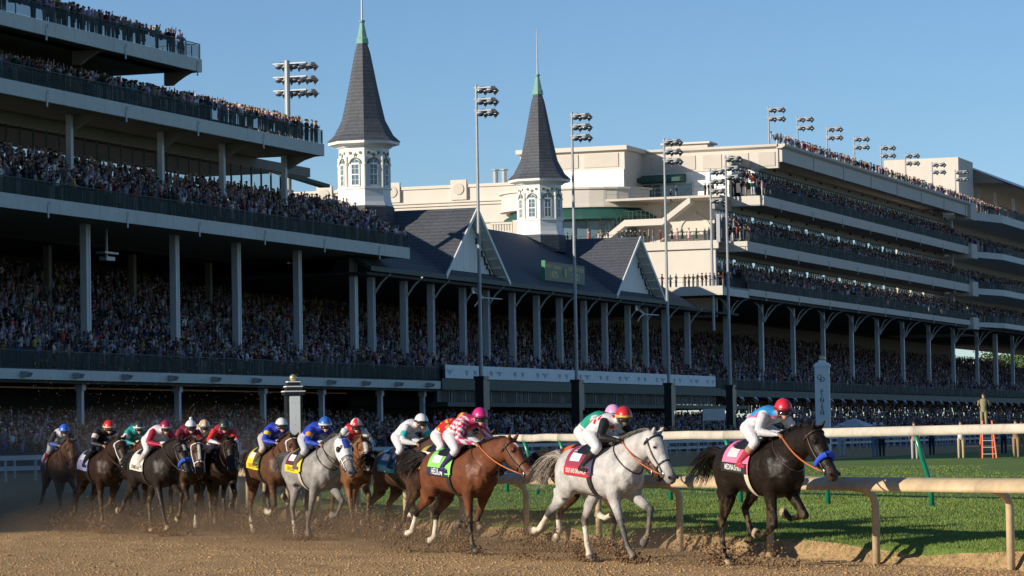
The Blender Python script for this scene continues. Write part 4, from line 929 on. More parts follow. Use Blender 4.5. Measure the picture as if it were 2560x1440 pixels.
# two people on the stair
for x, y, c in ((1677, 500, 'blue'), (1691, 490, 'blue')):
    m, z = MZ(x, y, 418.8); individual(P(418.8, m, z-0.4), TN.index(c), 0, 0, FACE0, 'person in blue climbing the terrace stair, %s one' % ('lower' if x < 1685 else 'upper'), 'people on the terrace stair')
# people standing on the far side of the turf
def bystander(x, yb, Y, top, bot, label, pose=0, hat=0, yaw=0.0, h=1.03, cat='person', name='person'):
    p = AT(x, yb, Y)
    V, F, G = TPL[(pose, hat, 0)]
    pal = np.array([(.5, .32, .24), (.04, .03, .02) if hat == 0 else (.6, .6, .6), top, bot, (.05, .04, .03)])
    o = link(name, np_mesh(name, V*h, F, m_crowd, True, pal[G]), None, (p[0], p[1], 0.33), (0, 0, yaw)); tag(o, label, cat); return o
bystander(2287, 1143, 150, (.40, .03, .04), (.36, .34, .33), 'person in red vest and grey trousers standing with back turned on the far turf', 0, 0, 3.0)
bystander(2403, 1143, 150, (.62, .62, .66), (.42, .33, .2), 'person in white numbered bib and khaki shorts on the far turf', 1, 0, 3.1)
bystander(2541, 1143, 150, (.16, .11, .07), (.28, .19, .11), 'person in brown uniform at the right picture edge', 5, 0, 2.6)
bystander(2556, 1143, 167, (.20, .14, .08), (.30, .2, .12), 'person in tan uniform cut by the right picture edge', 0, 0, 2.6)
bystander(2205, 1140, 172, (.55, .56, .6), (.02, .02, .03), 'person in white shirt and black trousers behind the slanting green post', 0, 1, .3)
bystander(2188, 1140, 172, (.15, .28, .42), (.12, .2, .3), 'person in blue shirt and white cap beside the finish post', 0, 2, .3)
bystander(2330, 1140, 176, (.04, .08, .22), (.02, .02, .03), 'person in dark blue standing behind the person in red vest', 0, 0, .3)
bystander(2510, 1140, 176, (.04, .08, .22), (.03, .03, .03), 'person in navy shirt right of the orange ladder', 1, 0, .2)
bystander(2105, 1140, 174, (.45, .5, .55), (.35, .4, .45), 'person in pale grey clothes left of the finish post base', 3, 1, .2)
bystander(1655, 1140, 150, (.25, .30, .36), (.30, .30, .25), 'tall person in grey shirt among the photographers', 1, 0, .4)
bystander(1510, 1140, 150, (.30, .31, .40), (.02, .02, .05), 'person in numbered bib behind the pink helmet', 1, 0, .4)
bystander(1462, 1140, 150, (.42, .42, .50), (.02, .03, .12), 'person in white bib photographing between two light poles', 1, 0, .4)
sold = bystander(2462, 1143, 150, (.24, .21, .13), (.26, .23, .14), 'soldier in camouflage uniform standing high on the orange ladder', 1, 0, 2.9); sold.location.z = 1.6
# orange step ladder
p = AT(2470, 1143, 150); T = empty('step_ladder', (p[0], p[1], 0.33), 0.0, 'orange step ladder with pale treads on the far turf', 'ladder')
m_or = mat('ladder_orange', (0.75, 0.11, 0.03), rough=0.5); m_al = mat('ladder_tread', (0.55, 0.55, 0.55), rough=0.4)
for sx in (-1, 1):
    for dy in (-.55, .55):
        b = MB(); b.tube([(sx*.33, dy, 0), (sx*.22, dy*.1, 1.75)], .045, 4); b.build('ladder_leg', m_or, T)
for i in range(5):
    b = MB(); t = (i+.7)/5.6; w_ = .33-.11*t; y0 = -.55+.5*t; b.box(-w_, w_, y0-.06, y0+.06, 1.75*t-.03, 1.75*t); b.build('ladder_tread', m_al, T)
# far white tent top and notice board near the apron
T = Stand('white_canopy_tent', 330, 'small pale pitched tent roof above the apron crowd', 'tent', m0=18); s, z = SZ(2135, 1050, 18)
b = MB(); x, y, _ = T.L(s, 18, 0); b.add([(x-3, y-2, 2.2), (x+3, y-2, 2.2), (x+3, y+2, 2.2), (x-3, y+2, 2.2), (x, y, 3.2)], [(0, 1, 4), (1, 2, 4), (2, 3, 4), (3, 0, 4), (3, 2, 1, 0)]); T.mb(b, 'tent_roof', m_fascia)
b = MB(); [b.cyl(x+a*2.9, y+c*1.9, 0, 2.2, .05) for a in (-1, 1) for c in (-1, 1)]; T.mb(b, 'tent_poles', m_grey)
p = AT(1785, 1050, 200); T = empty('notice_board', (p[0], p[1], 0), 0.1, 'blank pale board on posts among the apron crowd', 'board')
z0 = float(AT(1785, 1075, 200)[2]); z1 = float(AT(1785, 1022, 200)[2]); b = MB(); b.box(-.7, .7, 0, .08, z0+.6, z1); b.build('board', m_fascia, T)
for sx in (-.68, .64): b = MB(); b.box(sx, sx+.06, .1, .16, 0, z1-.1); b.build('board_post', m_grey, T)
# tree beyond the gap at the far right
# ------------------------------------------------------------------ horses and jockeys
m_coat = mat_vcol('horse_coat', rough=0.45, spec=0.13, var=0.30, scale=7.0, bump=0.6, bscale=13.0, bdist=0.03, coat=0.06)
m_silk = mat_vcol('racing_silk', rough=0.5, spec=0.3, var=0.05, scale=18.0, bump=0.55, bscale=24.0, bdist=0.012)
m_hair = mat_vcol('horse_hair', rough=0.5, spec=0.3, var=0.0)
m_eye = mat('eye_dark', (0.008, 0.006, 0.005), rough=0.08)
m_leather = mat('bridle_leather', (0.035, 0.018, 0.010), rough=0.45)
m_blk = mat('black_leather', (0.012, 0.012, 0.013), rough=0.35)
m_gog = mat('goggle_lens', (0.02, 0.02, 0.025), rough=0.08)
m_bit = mat('bit_steel', (0.55, 0.55, 0.55), rough=0.25, metal=1.0)
def cmat(c, rough=0.55, nm='cloth'):
    return mat('%s_%02x%02x%02x' % (nm, int(c[0]*255), int(c[1]*255), int(c[2]*255)), c, rough=rough, bump=0.3, bscale=40, bdist=0.006, var=0.06, scale=15)
def remesh(mb, vox, it=3):
    me = mb.mesh('tmp', []); o = bpy.data.objects.new('tmp', me); COL.objects.link(o)
    m = o.modifiers.new('r', 'REMESH'); m.mode = 'VOXEL'; m.voxel_size = vox; m.adaptivity = 0.0
    s = o.modifiers.new('s', 'SMOOTH'); s.factor = 0.5; s.iterations = it
    dg = bpy.context.evaluated_depsgraph_get(); out = bpy.data.meshes.new_from_object(o.evaluated_get(dg))
    bpy.data.objects.remove(o); bpy.data.meshes.remove(me)
    out.polygons.foreach_set('use_smooth', np.ones(len(out.polygons), bool))
    V = np.empty(len(out.vertices)*3); out.vertices.foreach_get('co', V); return out, V.reshape(-1, 3)
def seg_d(V, a, b):
    a = np.array(a, float); b = np.array(b, float); ab = b-a; t = np.clip(((V-a)@ab)/(ab@ab), 0, 1)
    return np.linalg.norm(V-(a+t[:, None]*ab), axis=1), t
def rot_z(v, a): c, s = math.cos(a), math.sin(a); return np.array([v[0]*c-v[1]*s, v[0]*s+v[1]*c, v[2]])
TRK = np.array([  # x, zc, half width, half height
    (-.82, 1.31, .08, .11), (-.75, 1.285, .19, .22), (-.64, 1.265, .255, .29), (-.48, 1.25, .295, .325), (-.30, 1.255, .295, .315), (-.10, 1.24, .305, .32), (.08, 1.225, .315, .335),
    (.25, 1.215, .305, .355), (.40, 1.215, .285, .37), (.54, 1.215, .265, .36), (.68, 1.205, .235, .30), (.80, 1.19, .185, .22), (.88, 1.18, .09, .12)])
def trk(x): return [np.interp(x, TRK[:, 0], TRK[:, i]) for i in (1, 2, 3)]
def trunk_pt(x, ang, off):
    zc, ry, rz = trk(x); return np.array([x, (ry+off)*math.sin(ang), zc+(rz+off)*math.cos(ang)])
HEAD = np.array([  # t, half width, half depth
    (-.10, .060, .070), (-.02, .098, .115), (.10, .122, .146), (.26, .126, .168), (.40, .110, .148), (.55, .090, .118), (.70, .080, .100), (.84, .082, .097), (.95, .074, .086), (1.02, .042, .050)])
POSES = {
 # fore: humerus, forearm, cannon, pastern ; hind: thigh, gaskin, cannon, pastern  (degrees from straight down, + forward)
 'lead':  dict(RF=(-25, 10, -62, -100), LF=(-12, 50, -82, -115), RH=(4, -30, 4, 35), LH=(50, -46, 26, -30)),
 'white': dict(RF=(-14, 24, 20, 42), LF=(5, 66, -8, -35), RH=(-20, -60, -46, -80), LH=(30, -32, 12, 20)),
 'bay':   dict(RF=(-28, 4, 5, 34), LF=(-24, -26, -70, -95), RH=(-10, -60, -28, -70), LH=(4, -52, -10, -60)),
 'grey':  dict(RF=(-34, -24, -30, 2), LF=(4, 60, -42, -85), RH=(34, -30, 14, 5), LH=(48, -42, 20, -25)),
 'reach': dict(RF=(2, 52, 40, 40), LF=(-20, 8, -46, -85), RH=(-14, -50, -36, -65), LH=(18, -34, 6, 25)),
 'tuck':  dict(RF=(-12, 46, -74, -105), LF=(-25, -8, -10, 18), RH=(36, -55, 6, -35), LH=(-8, -52, -24, -65)),
}
def chain(p0, segs, dy):
    pts = [np.array(p0, float)]
    for (L, a) in segs:
        q = pts[-1]+L*np.array([math.sin(R(a)), 0, -math.cos(R(a))]); q[1] += dy*L; pts.append(q)
    return pts
def legs_of(pose):
    out = {}
    for k, sy in (('RF', -1), ('LF', 1)):
        a = POSES[pose][k]; out[k] = chain((.60, sy*.155, 1.16), [(.27, a[0]), (.405, a[1]), (.315, a[2]), (.12, a[3]), (.085, a[3]-8)], -sy*.03)
    for k, sy in (('RH', -1), ('LH', 1)):
        a = POSES[pose][k]; out[k] = chain((-.47, sy*.15, 1.24), [(.36, a[0]), (.43, a[1]), (.36, a[2]), (.125, a[3]), (.085, a[3]-8)], -sy*.02)
    return out
FR = [(.13, .16), (.085, .12), (.05, .056), (.042, .044), (.050, .055), (.055, .066)]
def horse_body(h):
    pose = h['pose']; legs = legs_of(pose)
    low = min(p[-1][2] for p in legs.values()); dz = -low+0.01+h.get('lift', 0)
    b = MB()
    b.tube([(x, 0, z) for x, z, _, _ in TRK], [(a, c) for _, _, a, c in TRK], 20)
    # neck
    up, yaw = R(h.get('neck', 34)-13), R(h.get('yaw', 0)); n0 = np.array([.50, 0, 1.30])
    d1 = rot_z(np.array([math.cos(up+.1), 0, math.sin(up+.1)]), yaw*.4); d2 = rot_z(np.array([math.cos(up-.08), 0, math.sin(up-.08)]), yaw*.8)
    p1 = n0+.28*d1; p2 = p1+.26*d1; p3 = p2+.27*d2
    b.tube([n0-.1*d1, n0, p1, p2, p3, p3+.05*d2], [(.15, .28), (.19, .31), (.158, .26), (.125, .205), (.105, .16), (.07, .11)], 16)
    poll = p3+.02*d2+np.array([0, 0, .035])
    # head
    hp = R(h.get('head', 48)); hd = rot_z(np.array([math.cos(hp), 0, -math.sin(hp)]), yaw); side = rot_z(np.array([0, 1.0, 0]), yaw); hn = np.cross(hd, side); HL = .715
    if hn[2] < 0: hn = -hn
    def hpt(t, ang, off=0.0):
        w = np.interp(t, HEAD[:, 0], HEAD[:, 1])+off; d = np.interp(t, HEAD[:, 0], HEAD[:, 2])+off
        c = poll+hd*HL*t-hn*(.02+.03*min(max(t, 0), .4)/.4-.02*max(0, t-.5)); return c+side*w*math.sin(ang)+hn*d*math.cos(ang)
    b.rings([[hpt(t, 2*math.pi*k/14) for k in range(14)] for t in HEAD[:, 0]])
    for sy in (-1, 1):      # jaw cheeks, ears, eye ridge, nostril swell
        c = poll+hd*HL*.27-hn*.095+side*sy*.045; b.ball(c, .095, 10, sc=(1.1, .55, 1.0))
        e0 = poll+hd*.0+side*sy*.05+hn*.075; ed = hn*.9-hd*.15+side*sy*.22; ed /= np.linalg.norm(ed)
        b.tube([e0-ed*.03, e0+ed*.04, e0+ed*.10, e0+ed*.155], [.030, .036, .026, .010], 8)
        b.ball(poll+hd*HL*.26+side*sy*.094+hn*.078, .038, 8)
        b.ball(poll+hd*HL*.93+side*sy*.045+hn*.01, .036, 8)
    b.ball(poll+hd*HL*.95-hn*.055, .04, 8, sc=(1, 1, .8))
    # shoulders, haunches, breast
    for k, sy in (('R', -1), ('L', 1)):
        f, r = legs[k+'F'], legs[k+'H']
        b.tube([(.45, sy*.14, 1.46), (.52, sy*.17, 1.30), f[0]+np.array([0, 0, -.02]), f[1]], [(.08, .14), (.115, .19), (.12, .165), (.085, .12)], 12)
        b.tube([f[0]+np.array([.03, 0, .03]), f[1], f[1]*.5+f[2]*.5, f[2]], [(.10, .13), (.082, .112), (.060, .074), (.048, .052)], 12)
        b.ball(f[2], .056, 10, sc=(1, .95, 1.15))
        b.tube(f[2:5], [(.044, .046), (.034, .038), (.046, .050)], 10); 
        b.ball(f[3], .046, 8)
        b.tube([f[3], f[4]], [(.040, .042), (.042, .044)], 10); b.tube([f[4]-.3*(f[5]-f[4]), f[5]], [(.050, .056), (.064, .074)], 10)
        b.ball((.74, sy*.09, 1.13), .13, 12, sc=(.9, .85, 1.1))
        b.tube([(-.50, sy*.12, 1.42), r[0]+np.array([.02, sy*.01, 0]), r[0]*.45+r[1]*.55, r[1]], [(.12, .22), (.15, .275), (.135, .22), (.095, .13)], 14)
        b.tube([r[0]*.3+r[1]*.7+np.array([-.10, 0, -.02]), r[1]*.75+r[2]*.25+np.array([-.015, 0, 0]), r[1]*.35+r[2]*.65, r[2]], [(.10, .15), (.085, .125), (.055, .075), (.046, .060)], 12)
        b.tube([r[1], r[1]*.5+r[2]*.5], [(.09, .11), (.07, .09)], 10)
        hk = r[2]; b.ball(hk, .058, 10, sc=(1.1, .85, 1.2))
        b.tube([hk, hk*.5+r[3]*.5, r[3]], [(.046, .052), (.037, .042), (.047, .051)], 10); b.ball(r[3], .048, 8)
        b.tube([r[3], r[4]], [(.041, .043), (.043, .045)], 10); b.tube([r[4]-.3*(r[5]-r[4]), r[5]], [(.050, .056), (.063, .072)], 10)
    me, V = remesh(b, h.get('vox', .0205), 3)
    # coat colours
    base = np.array(h['coat']); pts = np.array(h.get('points', base*.35)); C = np.tile(base, (len(V), 1))
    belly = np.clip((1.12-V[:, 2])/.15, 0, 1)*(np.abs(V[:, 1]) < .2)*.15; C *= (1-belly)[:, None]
    legd = np.full(len(V), 9.0)
    for k, q in legs.items():
        d0, _ = seg_d(V, q[1], q[2]); dA, tA = seg_d(V, q[1], q[2]); dB, tB = seg_d(V, q[2], q[3]); dC, _ = seg_d(V, q[3], q[4]); dD, tD = seg_d(V, q[4], q[5])
        near = np.minimum(np.minimum(dB, dC), dD); isl = near < .085
        up_ = (dA < .085) & (~isl); f = np.clip((tA-.55)/.45, 0, 1)*up_; f = np.where(isl, 1.0, f)
        C = C*(1-f[:, None])+pts*f[:, None]
        sk = h.get('socks', {}).get(k)
        if sk:
            t = np.where(dB < np.minimum(dC, dD), tB, 1.1); m_ = isl & (t > 1-sk); C[m_] = (.62, .55, .44)
        hf = isl & (dD <= dC) & (tD > .12); C[hf] = h.get('hoof', (.16, .12, .085))
    hl = (V-poll)@hd/HL; hr = np.linalg.norm(V-(poll+np.outer(np.clip(hl, 0, 1)*HL, hd)), axis=1); inh = (hl > .05) & (hr < .2)
    mz = np.clip((hl-.72)/.2, 0, 1)*inh; mc = np.array(h.get('muzzle', pts)); C = C*(1-mz[:, None]*.75)+mc*mz[:, None]*.75
    if h.get('blaze'):
        fy = np.abs((V-poll)@side); fn = (V-poll)@hn
        m_ = inh & (fy < h['blaze']) & (fn > .02) & (hl > .12) & (hl < h.get('blaze_len', .55)); C[m_] = (.66, .62, .56)
    if h.get('dapple'):
        nz = vnoise(V[:, 0]+V[:, 1]*.7, V[:, 2]+V[:, 1]*.4, .07, 3)*.5+vnoise(V[:, 0], V[:, 2]*1.1, .21, 6)*.5
        C *= (1+h['dapple']*(nz-.5))[:, None]
    # dirt splashed on legs and belly
    dn = vnoise(V[:, 0]*1.0+V[:, 1]*2, V[:, 2], .045, 17)*.6+vnoise(V[:, 0], V[:, 2]+V[:, 1], .12, 18)*.4; df = np.clip((dn-.46)*5, 0, 1)*np.clip((.95-V[:, 2])/.6, 0, 1)*h.get('dirt', .38)
    C = C*(1-df[:, None])+np.array([.30, .20, .105])*df[:, None]
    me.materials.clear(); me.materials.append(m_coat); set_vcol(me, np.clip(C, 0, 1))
    return me, dict(dz=dz, legs=legs, poll=poll, hd=hd, hn=hn, side=side, HL=HL, hpt=hpt, n0=n0, p=(p1, p2, p3), d2=d2)
def strands(paths, r0, n=3):
    """tapered thin tubes; paths: list of (k,3) arrays"""
    V, F = [], []; o = 0
    for p, r in zip(paths, r0):
        k = len(p); t = np.gradient(p, axis=0); t /= np.linalg.norm(t, axis=1)[:, None]+1e-9
        u = np.cross(t, np.array([.3, .5, .81])); u /= np.linalg.norm(u, axis=1)[:, None]+1e-9; w_ = np.cross(t, u)
        rr = r*(1-np.linspace(0, 1, k)**2*.85)
        ring = np.stack([p+rr[:, None]*(math.cos(2*math.pi*i/n)*u+math.sin(2*math.pi*i/n)*w_) for i in range(n)], 1)
        V.append(ring.reshape(-1, 3))
        i = np.arange(k-1)[:, None]*n+np.arange(n)[None]; j = np.arange(k-1)[:, None]*n+(np.arange(n)[None]+1) % n
        F.append(np.stack([i, j, j+n, i+n], -1).reshape(-1, 4)+o); o += k*n
    return np.concatenate(V), np.concatenate(F)
def make_horse(idx, h):
    Y = h['Y']; pos = AT(h['x'], 1300, Y); phi = R(h['phi'])
    T = empty('horse', (pos[0], pos[1], 0.0), -phi, h['label'], 'horse', 'racehorses galloping in the field'); T.scale = (.985,)*3
    r = np.random.default_rng(100+idx)
    me, I = horse_body(h); body = link('body', me, T, (0, 0, I['dz'])); dz = I['dz']
    hp = I['hpt']; poll, hd, hn, side, HL = I['poll'], I['hd'], I['hn'], I['side'], I['HL']
    Z = np.array([0, 0, dz])
    # tail
    dock = np.array([-.79, 0, 1.42]); tl = h.get('tail', 1.0); ph = r.random()*6
    P_ = []; rad = []
    for i in range(300):
        a = r.random()*6.28; q = r.random()**.6; L = tl*(.45+.62*r.random()); sp = np.array([0, math.cos(a)*q, math.sin(a)*q])
        lift = h.get('tlift', -.25); pts_ = []
        for t in np.linspace(0, 1, 8):
            c = dock+sp*(.025+.17*t**1.2)+np.array([-L*.75*t, .05*math.sin(ph+3*t)*t, .06*math.sin(t*3.1)+lift*t*t*L*1.1]); c += (r.random(3)-.5)*.035*t; pts_.append(c)
        P_.append(np.array(pts_)); rad.append(.0055+.004*r.random())
    V, F = strands(P_, rad); hc = np.array(h.get('hair', h.get('points', (.02, .018, .015)))); cc = hc*(.6+.8*np.repeat(r.random(len(P_)), 24)[:, None])
    link('tail', np_mesh('tail', V+Z, F, m_hair, True, np.clip(cc, 0, 1)), T)
    # mane
    p1, p2, p3 = I['p']; crest = [(.38, 1.56), ]; P_ = []; rad = []
    cu = np.array([-I['d2'][2], 0, abs(I['d2'][0])+.3]); cu = cu/np.linalg.norm(cu); K = [np.array([.40, 0, 1.575]), p1+cu*.25, p2+cu*.195, p3+cu*.165]
    for i in range(230):
        t = r.random()*3; k = min(int(t), 2); c = K[k]*(1-t+k)+K[k+1]*(t-k); L = .12+.14*r.random(); sy = -h.get('mane_side', 1)*(.1+1.1*r.random())
        pts_ = [c+np.array([-L*1.1*u, sy*.06*u+(r.random()-.5)*.02, .045*math.sin(u*2.6)-.05*u*u-.02])+np.array([0, (r.random()-.5)*.03, 0]) for u in np.linspace(0, 1, 5)]
        P_.append(np.array(pts_)); rad.append(.006+.004*r.random())
    for i in range(14):
        c = poll+hn*.10+side*(r.random()-.5)*.06; P_.append(np.array([c-hd*.05+hn*.0+(hd*.18-hn*.02)*u+side*(r.random()-.5)*.03 for u in np.linspace(0, 1, 5)])); rad.append(.008)
    V, F = strands(P_, rad); mc = np.array(h.get('mane', hc)); cc = mc*(.6+.8*np.repeat(r.random(len(P_)), 15)[:, None])
    link('mane', np_mesh('mane', V+Z, F, m_hair, True, np.clip(cc, 0, 1)), T)
    for sy in (-1, 1):
        b = MB(); b.ball((0, 0, 0), .024, 8, sc=(1.15, .6, .9)); c = poll+hd*HL*.285+side*sy*.110+hn*.060; b.build('eye', m_eye, T, True, loc=c+Z)
        b = MB(); b.ball((0, 0, 0), .021, 8, sc=(1.0, .55, 1.2)); c = poll+hd*HL*.955+side*sy*.072+hn*.014; b.build('nostril', m_eye, T, True, loc=c+Z)
    # bridle
    sm = h.get('bridle', m_leather)
    def loop(t, off, rr, a0=0, a1=2*math.pi, n=18, t1=None):
        b = MB(); b.tube([hp(t+((t1-t)*i/n if t1 is not None else 0), a0+(a1-a0)*i/n, off)+Z for i in range(n+1)], rr, 6); return b
    loop(.60, .006, .013).build('noseband', sm, T, True); loop(.07, .010, .012, -1.9, 1.9).build('browband', sm, T, True); loop(.02, .012, .011, 1.4, 4.9, t1=.05).build('throat_latch', sm, T, True)
    for sy in (-1, 1):
        b = MB(); b.tube([hp(.02+.76*u, sy*(1.35+.25*u), .009)+Z for u in np.linspace(0, 1, 9)], .011, 6); b.build('cheek_strap', sm, T, True)
        b = MB(); b.lathe([(.026, -.006), (.04, -.006), (.04, .006), (.026, .006)], n=12); b.build('bit_ring', m_bit, T, True, loc=hp(.80, sy*1.75, .012)+Z, rot=(R(90), 0, 0))
    if h.get('roll'):
        c = h['roll']; b = MB(); n = 20; rr = []
        for i in range(n+1): rr.append(.032+.010*max(0, math.cos(-2.2+4.4*i/n)))
        b.tube([hp(.58, -2.2+4.4*i/n, .018)+Z for i in range(n+1)], rr, 10); b.build('shadow_roll', cmat(c, .9, 'fleece'), T, True)
    if h.get('hood'):
        b = MB(); n = 20; ts = np.linspace(-.03, .5, 8); b.rings([[hp(t, -2.5+5.0*k/n, .012)+Z for k in range(n+1)] for t in ts], closed=False); b.build('hood', cmat((.60, .60, .60)), T, True)
        b = MB(); b.rings([[hp(t, -.5+1.0*k/8, .017)+Z for k in range(9)] for t in np.linspace(-.02, .34, 5)], closed=False); b.build('hood_patch', cmat((.03, .06, .33)), T, True)
        for sy in (-1, 1):
            c = hp(.27, sy*1.25, .016)+Z; b = MB(); b.ball((0, 0, 0), .055, 12, sc=(1, .5, 1)); b.build('blinker_cup', m_gog, T, True, loc=c)
    # saddle cloth
    c0, c1 = h.get('cloth', (.6, .6, .6)), h.get('strip')
    xa, xb, am = -.34, .26, R(97)
    def patch(x0, x1, a0, a1, off, nm, mt, nx=9, na=18, par=T):
        b = MB(); b.rings([[trunk_pt(x0+(x1-x0)*i/nx-.10*abs(math.sin(a0+(a1-a0)*k/na))*0, a0+(a1-a0)*k/na, off+.006*math.sin(7*i+3*k)*0)+Z for k in range(na+1)] for i in range(nx+1)], closed=False)
        return b.build(nm, mt, par, True)
    cl = patch(xa, xb, -am, am, .030, 'saddle_cloth', cmat(c0)); 
    if c1 is not None:
        for sg in (-1, 1): patch(xa-.004, xb-.02, sg*R(78), sg*R(98), .035, 'name_strip', cmat(c1), na=5)
    if h.get('cloth2'):
        patch(xb-.10, xb+.03, -am*.95, am*.95, .036, 'cloth_edging', cmat(h['cloth2']), nx=3)
    patch(xa+.10, xa+.34, -R(66), -R(44), .037, 'number_patch', cmat(h.get('patch', (.62, .62, .62))), nx=3, na=4)
    def wrap_text(txt, size, xc, ac, mt, nm, sx=1.0, off=.042):
        me_ = text_mesh(txt, size, True); n_ = len(me_.vertices); v = np.empty(n_*3); me_.vertices.foreach_get('co', v); v = v.reshape(-1, 3)
        q = np.array([trunk_pt(xc+a[0]*sx, -(ac-a[1]/.31), off)+Z for a in v]); me_.vertices.foreach_set('co', q.ravel()); me_.materials.clear(); me_.materials.append(mt); me_.update(); link(nm, me_, T)
    if h.get('name'): wrap_text(h['name'][0], h['name'][1], -.05, R(88), cmat(h['name'][2]), 'name_lettering', h['name'][3] if len(h['name']) > 3 else 1.0)
    if h.get('num'): wrap_text(h['num'][0], .19, -.20, R(30), cmat(h['num'][1]), 'number')
    # girth, saddle, stirrups
    gc = h.get('girth', (.02, .02, .02)); gm = cmat(gc)
    patch(.17, .25, R(95), R(265), .022, 'girth', gm, nx=2, na=20)
    b = MB(); b.rings([[trunk_pt(x, -R(48)+R(96)*k/12, .048+.03*math.sin(math.pi*(x+.12)/.42)*0+.02*(abs(x-.09)/.21)**2)+Z for k in range(13)] for x in np.linspace(-.12, .30, 8)], closed=False); b.build('saddle', m_blk, T, True)
    # martingale / breast strap
    dn_ = p1-I['n0']; dn_ = dn_/np.linalg.norm(dn_); un_ = np.array([-dn_[2], 0, dn_[0]]); b = MB(); b.tube([I['n0']+dn_*(.22-.10*math.cos(a))+np.array([0, 1, 0])*.178*math.sin(a)+un_*.285*math.cos(a)+Z for a in np.linspace(0, 2*math.pi, 26)], .011, 5); b.build('neck_strap', m_leather, T, True)
    # ------------------------------------------------ jockey
    j = h['jockey']; T2 = empty('jockey', (pos[0], pos[1], 0.0), -phi, j['label'], 'jockey', 'jockeys riding in the race'); T2.scale = (.985,)*3
    cr = j.get('crouch', 0.0); jz = dz
    hipc = np.array([-.04, 0, 1.775+cr*.05]); shc = np.array([.40, 0, 1.905+cr*.09]); J = np.array([0, 0, jz])
    look = j.get('look', 0.0); fwd = rot_z(np.array([math.cos(.25), 0, -math.sin(.25)]), look); 
    hc_ = shc+np.array([.205, 0, .07])
    b = MB()
    b.tube([hipc+np.array([-.09, 0, -.03]), hipc, hipc*.62+shc*.38+np.array([0, 0, .055]), hipc*.25+shc*.75+np.array([0, 0, .045]), shc, shc+np.array([.07, 0, 0])], [(.10, .08), (.165, .13), (.152, .125), (.168, .125), (.165, .105), (.08, .07)], 16)
    b.tube([shc+np.array([.02, 0, .01]), hc_], [.062, .055], 10)
    b.ball(hc_+np.array([.015, 0, .0]), .098, 14, sc=(1.0, .78, 1.12)); b.ball(hc_+fwd*.105+np.array([0, 0, -.012]), .020, 6, sc=(1.2, .8, 1)); b.ball(hc_+fwd*.065+np.array([0, 0, -.082]), .040, 8, sc=(1, 1, .8))
    for sy in (-1, 1): b.ball(hc_+np.array([-.01, sy*.078, -.01]), .024, 6, sc=(.8, .5, 1.2))
    segs = [('torso', hipc*.8+shc*.2, shc, .13), ('hip', hipc+np.array([-.08, 0, -.04]), hipc+np.array([.02, 0, -.02]), .15), ('head', hc_, hc_+np.array([.02, 0, 0]), .1), ('neck', shc+np.array([.05, 0, .02]), hc_, .055)]
    hands = []
    for sy in (-1, 1):
        sh = shc+np.array([-.01, sy*.165, -.015]); el = np.array([.45, sy*.285, 1.70+.02*cr]); wr = np.array([.64, sy*.155, 1.665])
        b.tube([sh+np.array([0, -sy*.05, 0]), sh, sh*.5+el*.5, el], [.07, .078, .066, .055], 10); b.tube([el, el*.55+wr*.45, wr], [.056, .050, .034], 10)
        hd_ = wr-el; hd_ /= np.linalg.norm(hd_); palm = wr+hd_*.045; b.tube([wr, palm, palm+hd_*.035], [(.036, .022), (.042, .024), (.036, .02)], 8)
        for f_ in range(4):
            o_ = palm+hd_*.03+np.array([0, sy*(.028-.019*f_), .008*math.sin(f_)]); b.tube([o_, o_+hd_*.03+np.array([0, 0, -.018]), o_+hd_*.012+np.array([0, 0, -.048])], [.012, .0115, .010], 6)
        b.tube([palm+np.array([0, -sy*.03, .01]), palm+hd_*.03+np.array([0, -sy*.045, -.012])], [.012, .010], 6)
        hands.append(palm+hd_*.03)
        hp_ = hipc+np.array([0, sy*.10, -.03]); kn = np.array([.36, sy*.265, 1.57]); an = np.array([.06, sy*.325, 1.30]); toe = an+np.array([.17, sy*.015, -.045])
        b.tube([hp_+np.array([-.04, -sy*.02, .02]), hp_, hp_*.5+kn*.5, kn], [.10, .115, .092, .066], 12); b.ball(kn, .064, 8)
        b.tube([kn, kn*.6+an*.4+np.array([-.01, 0, -.01]), an], [.060, .060, .042], 10); b.tube([an+np.array([-.05, 0, -.02]), an+np.array([.03, 0, -.03]), toe], [(.036, .04), (.04, .04), (.034, .026)], 8)
        segs += [('sleeve', sh, el, .07), ('fore', el, wr, .05), ('hand', wr+hd_*.01, palm+hd_*.05, .03), ('thigh', hp_, kn, .1), ('shin', kn, an, .055), ('boot', an, toe, .04)]
        bb = MB(); bb.tube([(.19, sy*.30, 1.46)+J, an+np.array([.06, 0, -.055])+J], .008, 5); bb.build('stirrup_strap', m_blk, T, True)
        bb = MB(); bb.tube([an+J+np.array([.06+.055*math.cos(a), sy*.01, -.045+.055*math.sin(a)]) for a in np.linspace(0, 6.28, 13)], .008, 5); bb.build('stirrup_iron', m_bit, T, True)
    me, V = remesh(b, .0145, 2)
    D = np.stack([seg_d(V, a, c)[0]-rr for _, a, c, rr in segs], 1); tt = np.stack([seg_d(V, a, c)[1] for _, a, c, rr in segs], 1)
    wh = D.argmin(1); lab = np.array([s[0] for s in segs])[wh]; tw = tt[np.arange(len(V)), wh]
    C = np.zeros((len(V), 3)); skin = np.array(j.get('skin', (.42, .25, .17)))
    white = np.array((.54, .53, .54))
    sets = dict(torso=j['torso'], neck=j.get('collar', skin), head=skin, hip=j.get('breeches', white), thigh=j.get('breeches', white), shin=j.get('boots', (.015, .013, .012)), boot=j.get('boots', (.015, .013, .012)), sleeve=j.get('sleeve', j['torso']), fore=j.get('fore', j.get('sleeve', j['torso'])), hand=j.get('glove', skin))
    for k, c in sets.items(): C[lab == k] = c
    C[(lab == 'shin') & (tw < .12)] = j.get('breeches', white)
    if j.get('cuff') is not None: C[(lab == 'shin') & (tw < .42)] = j['cuff']
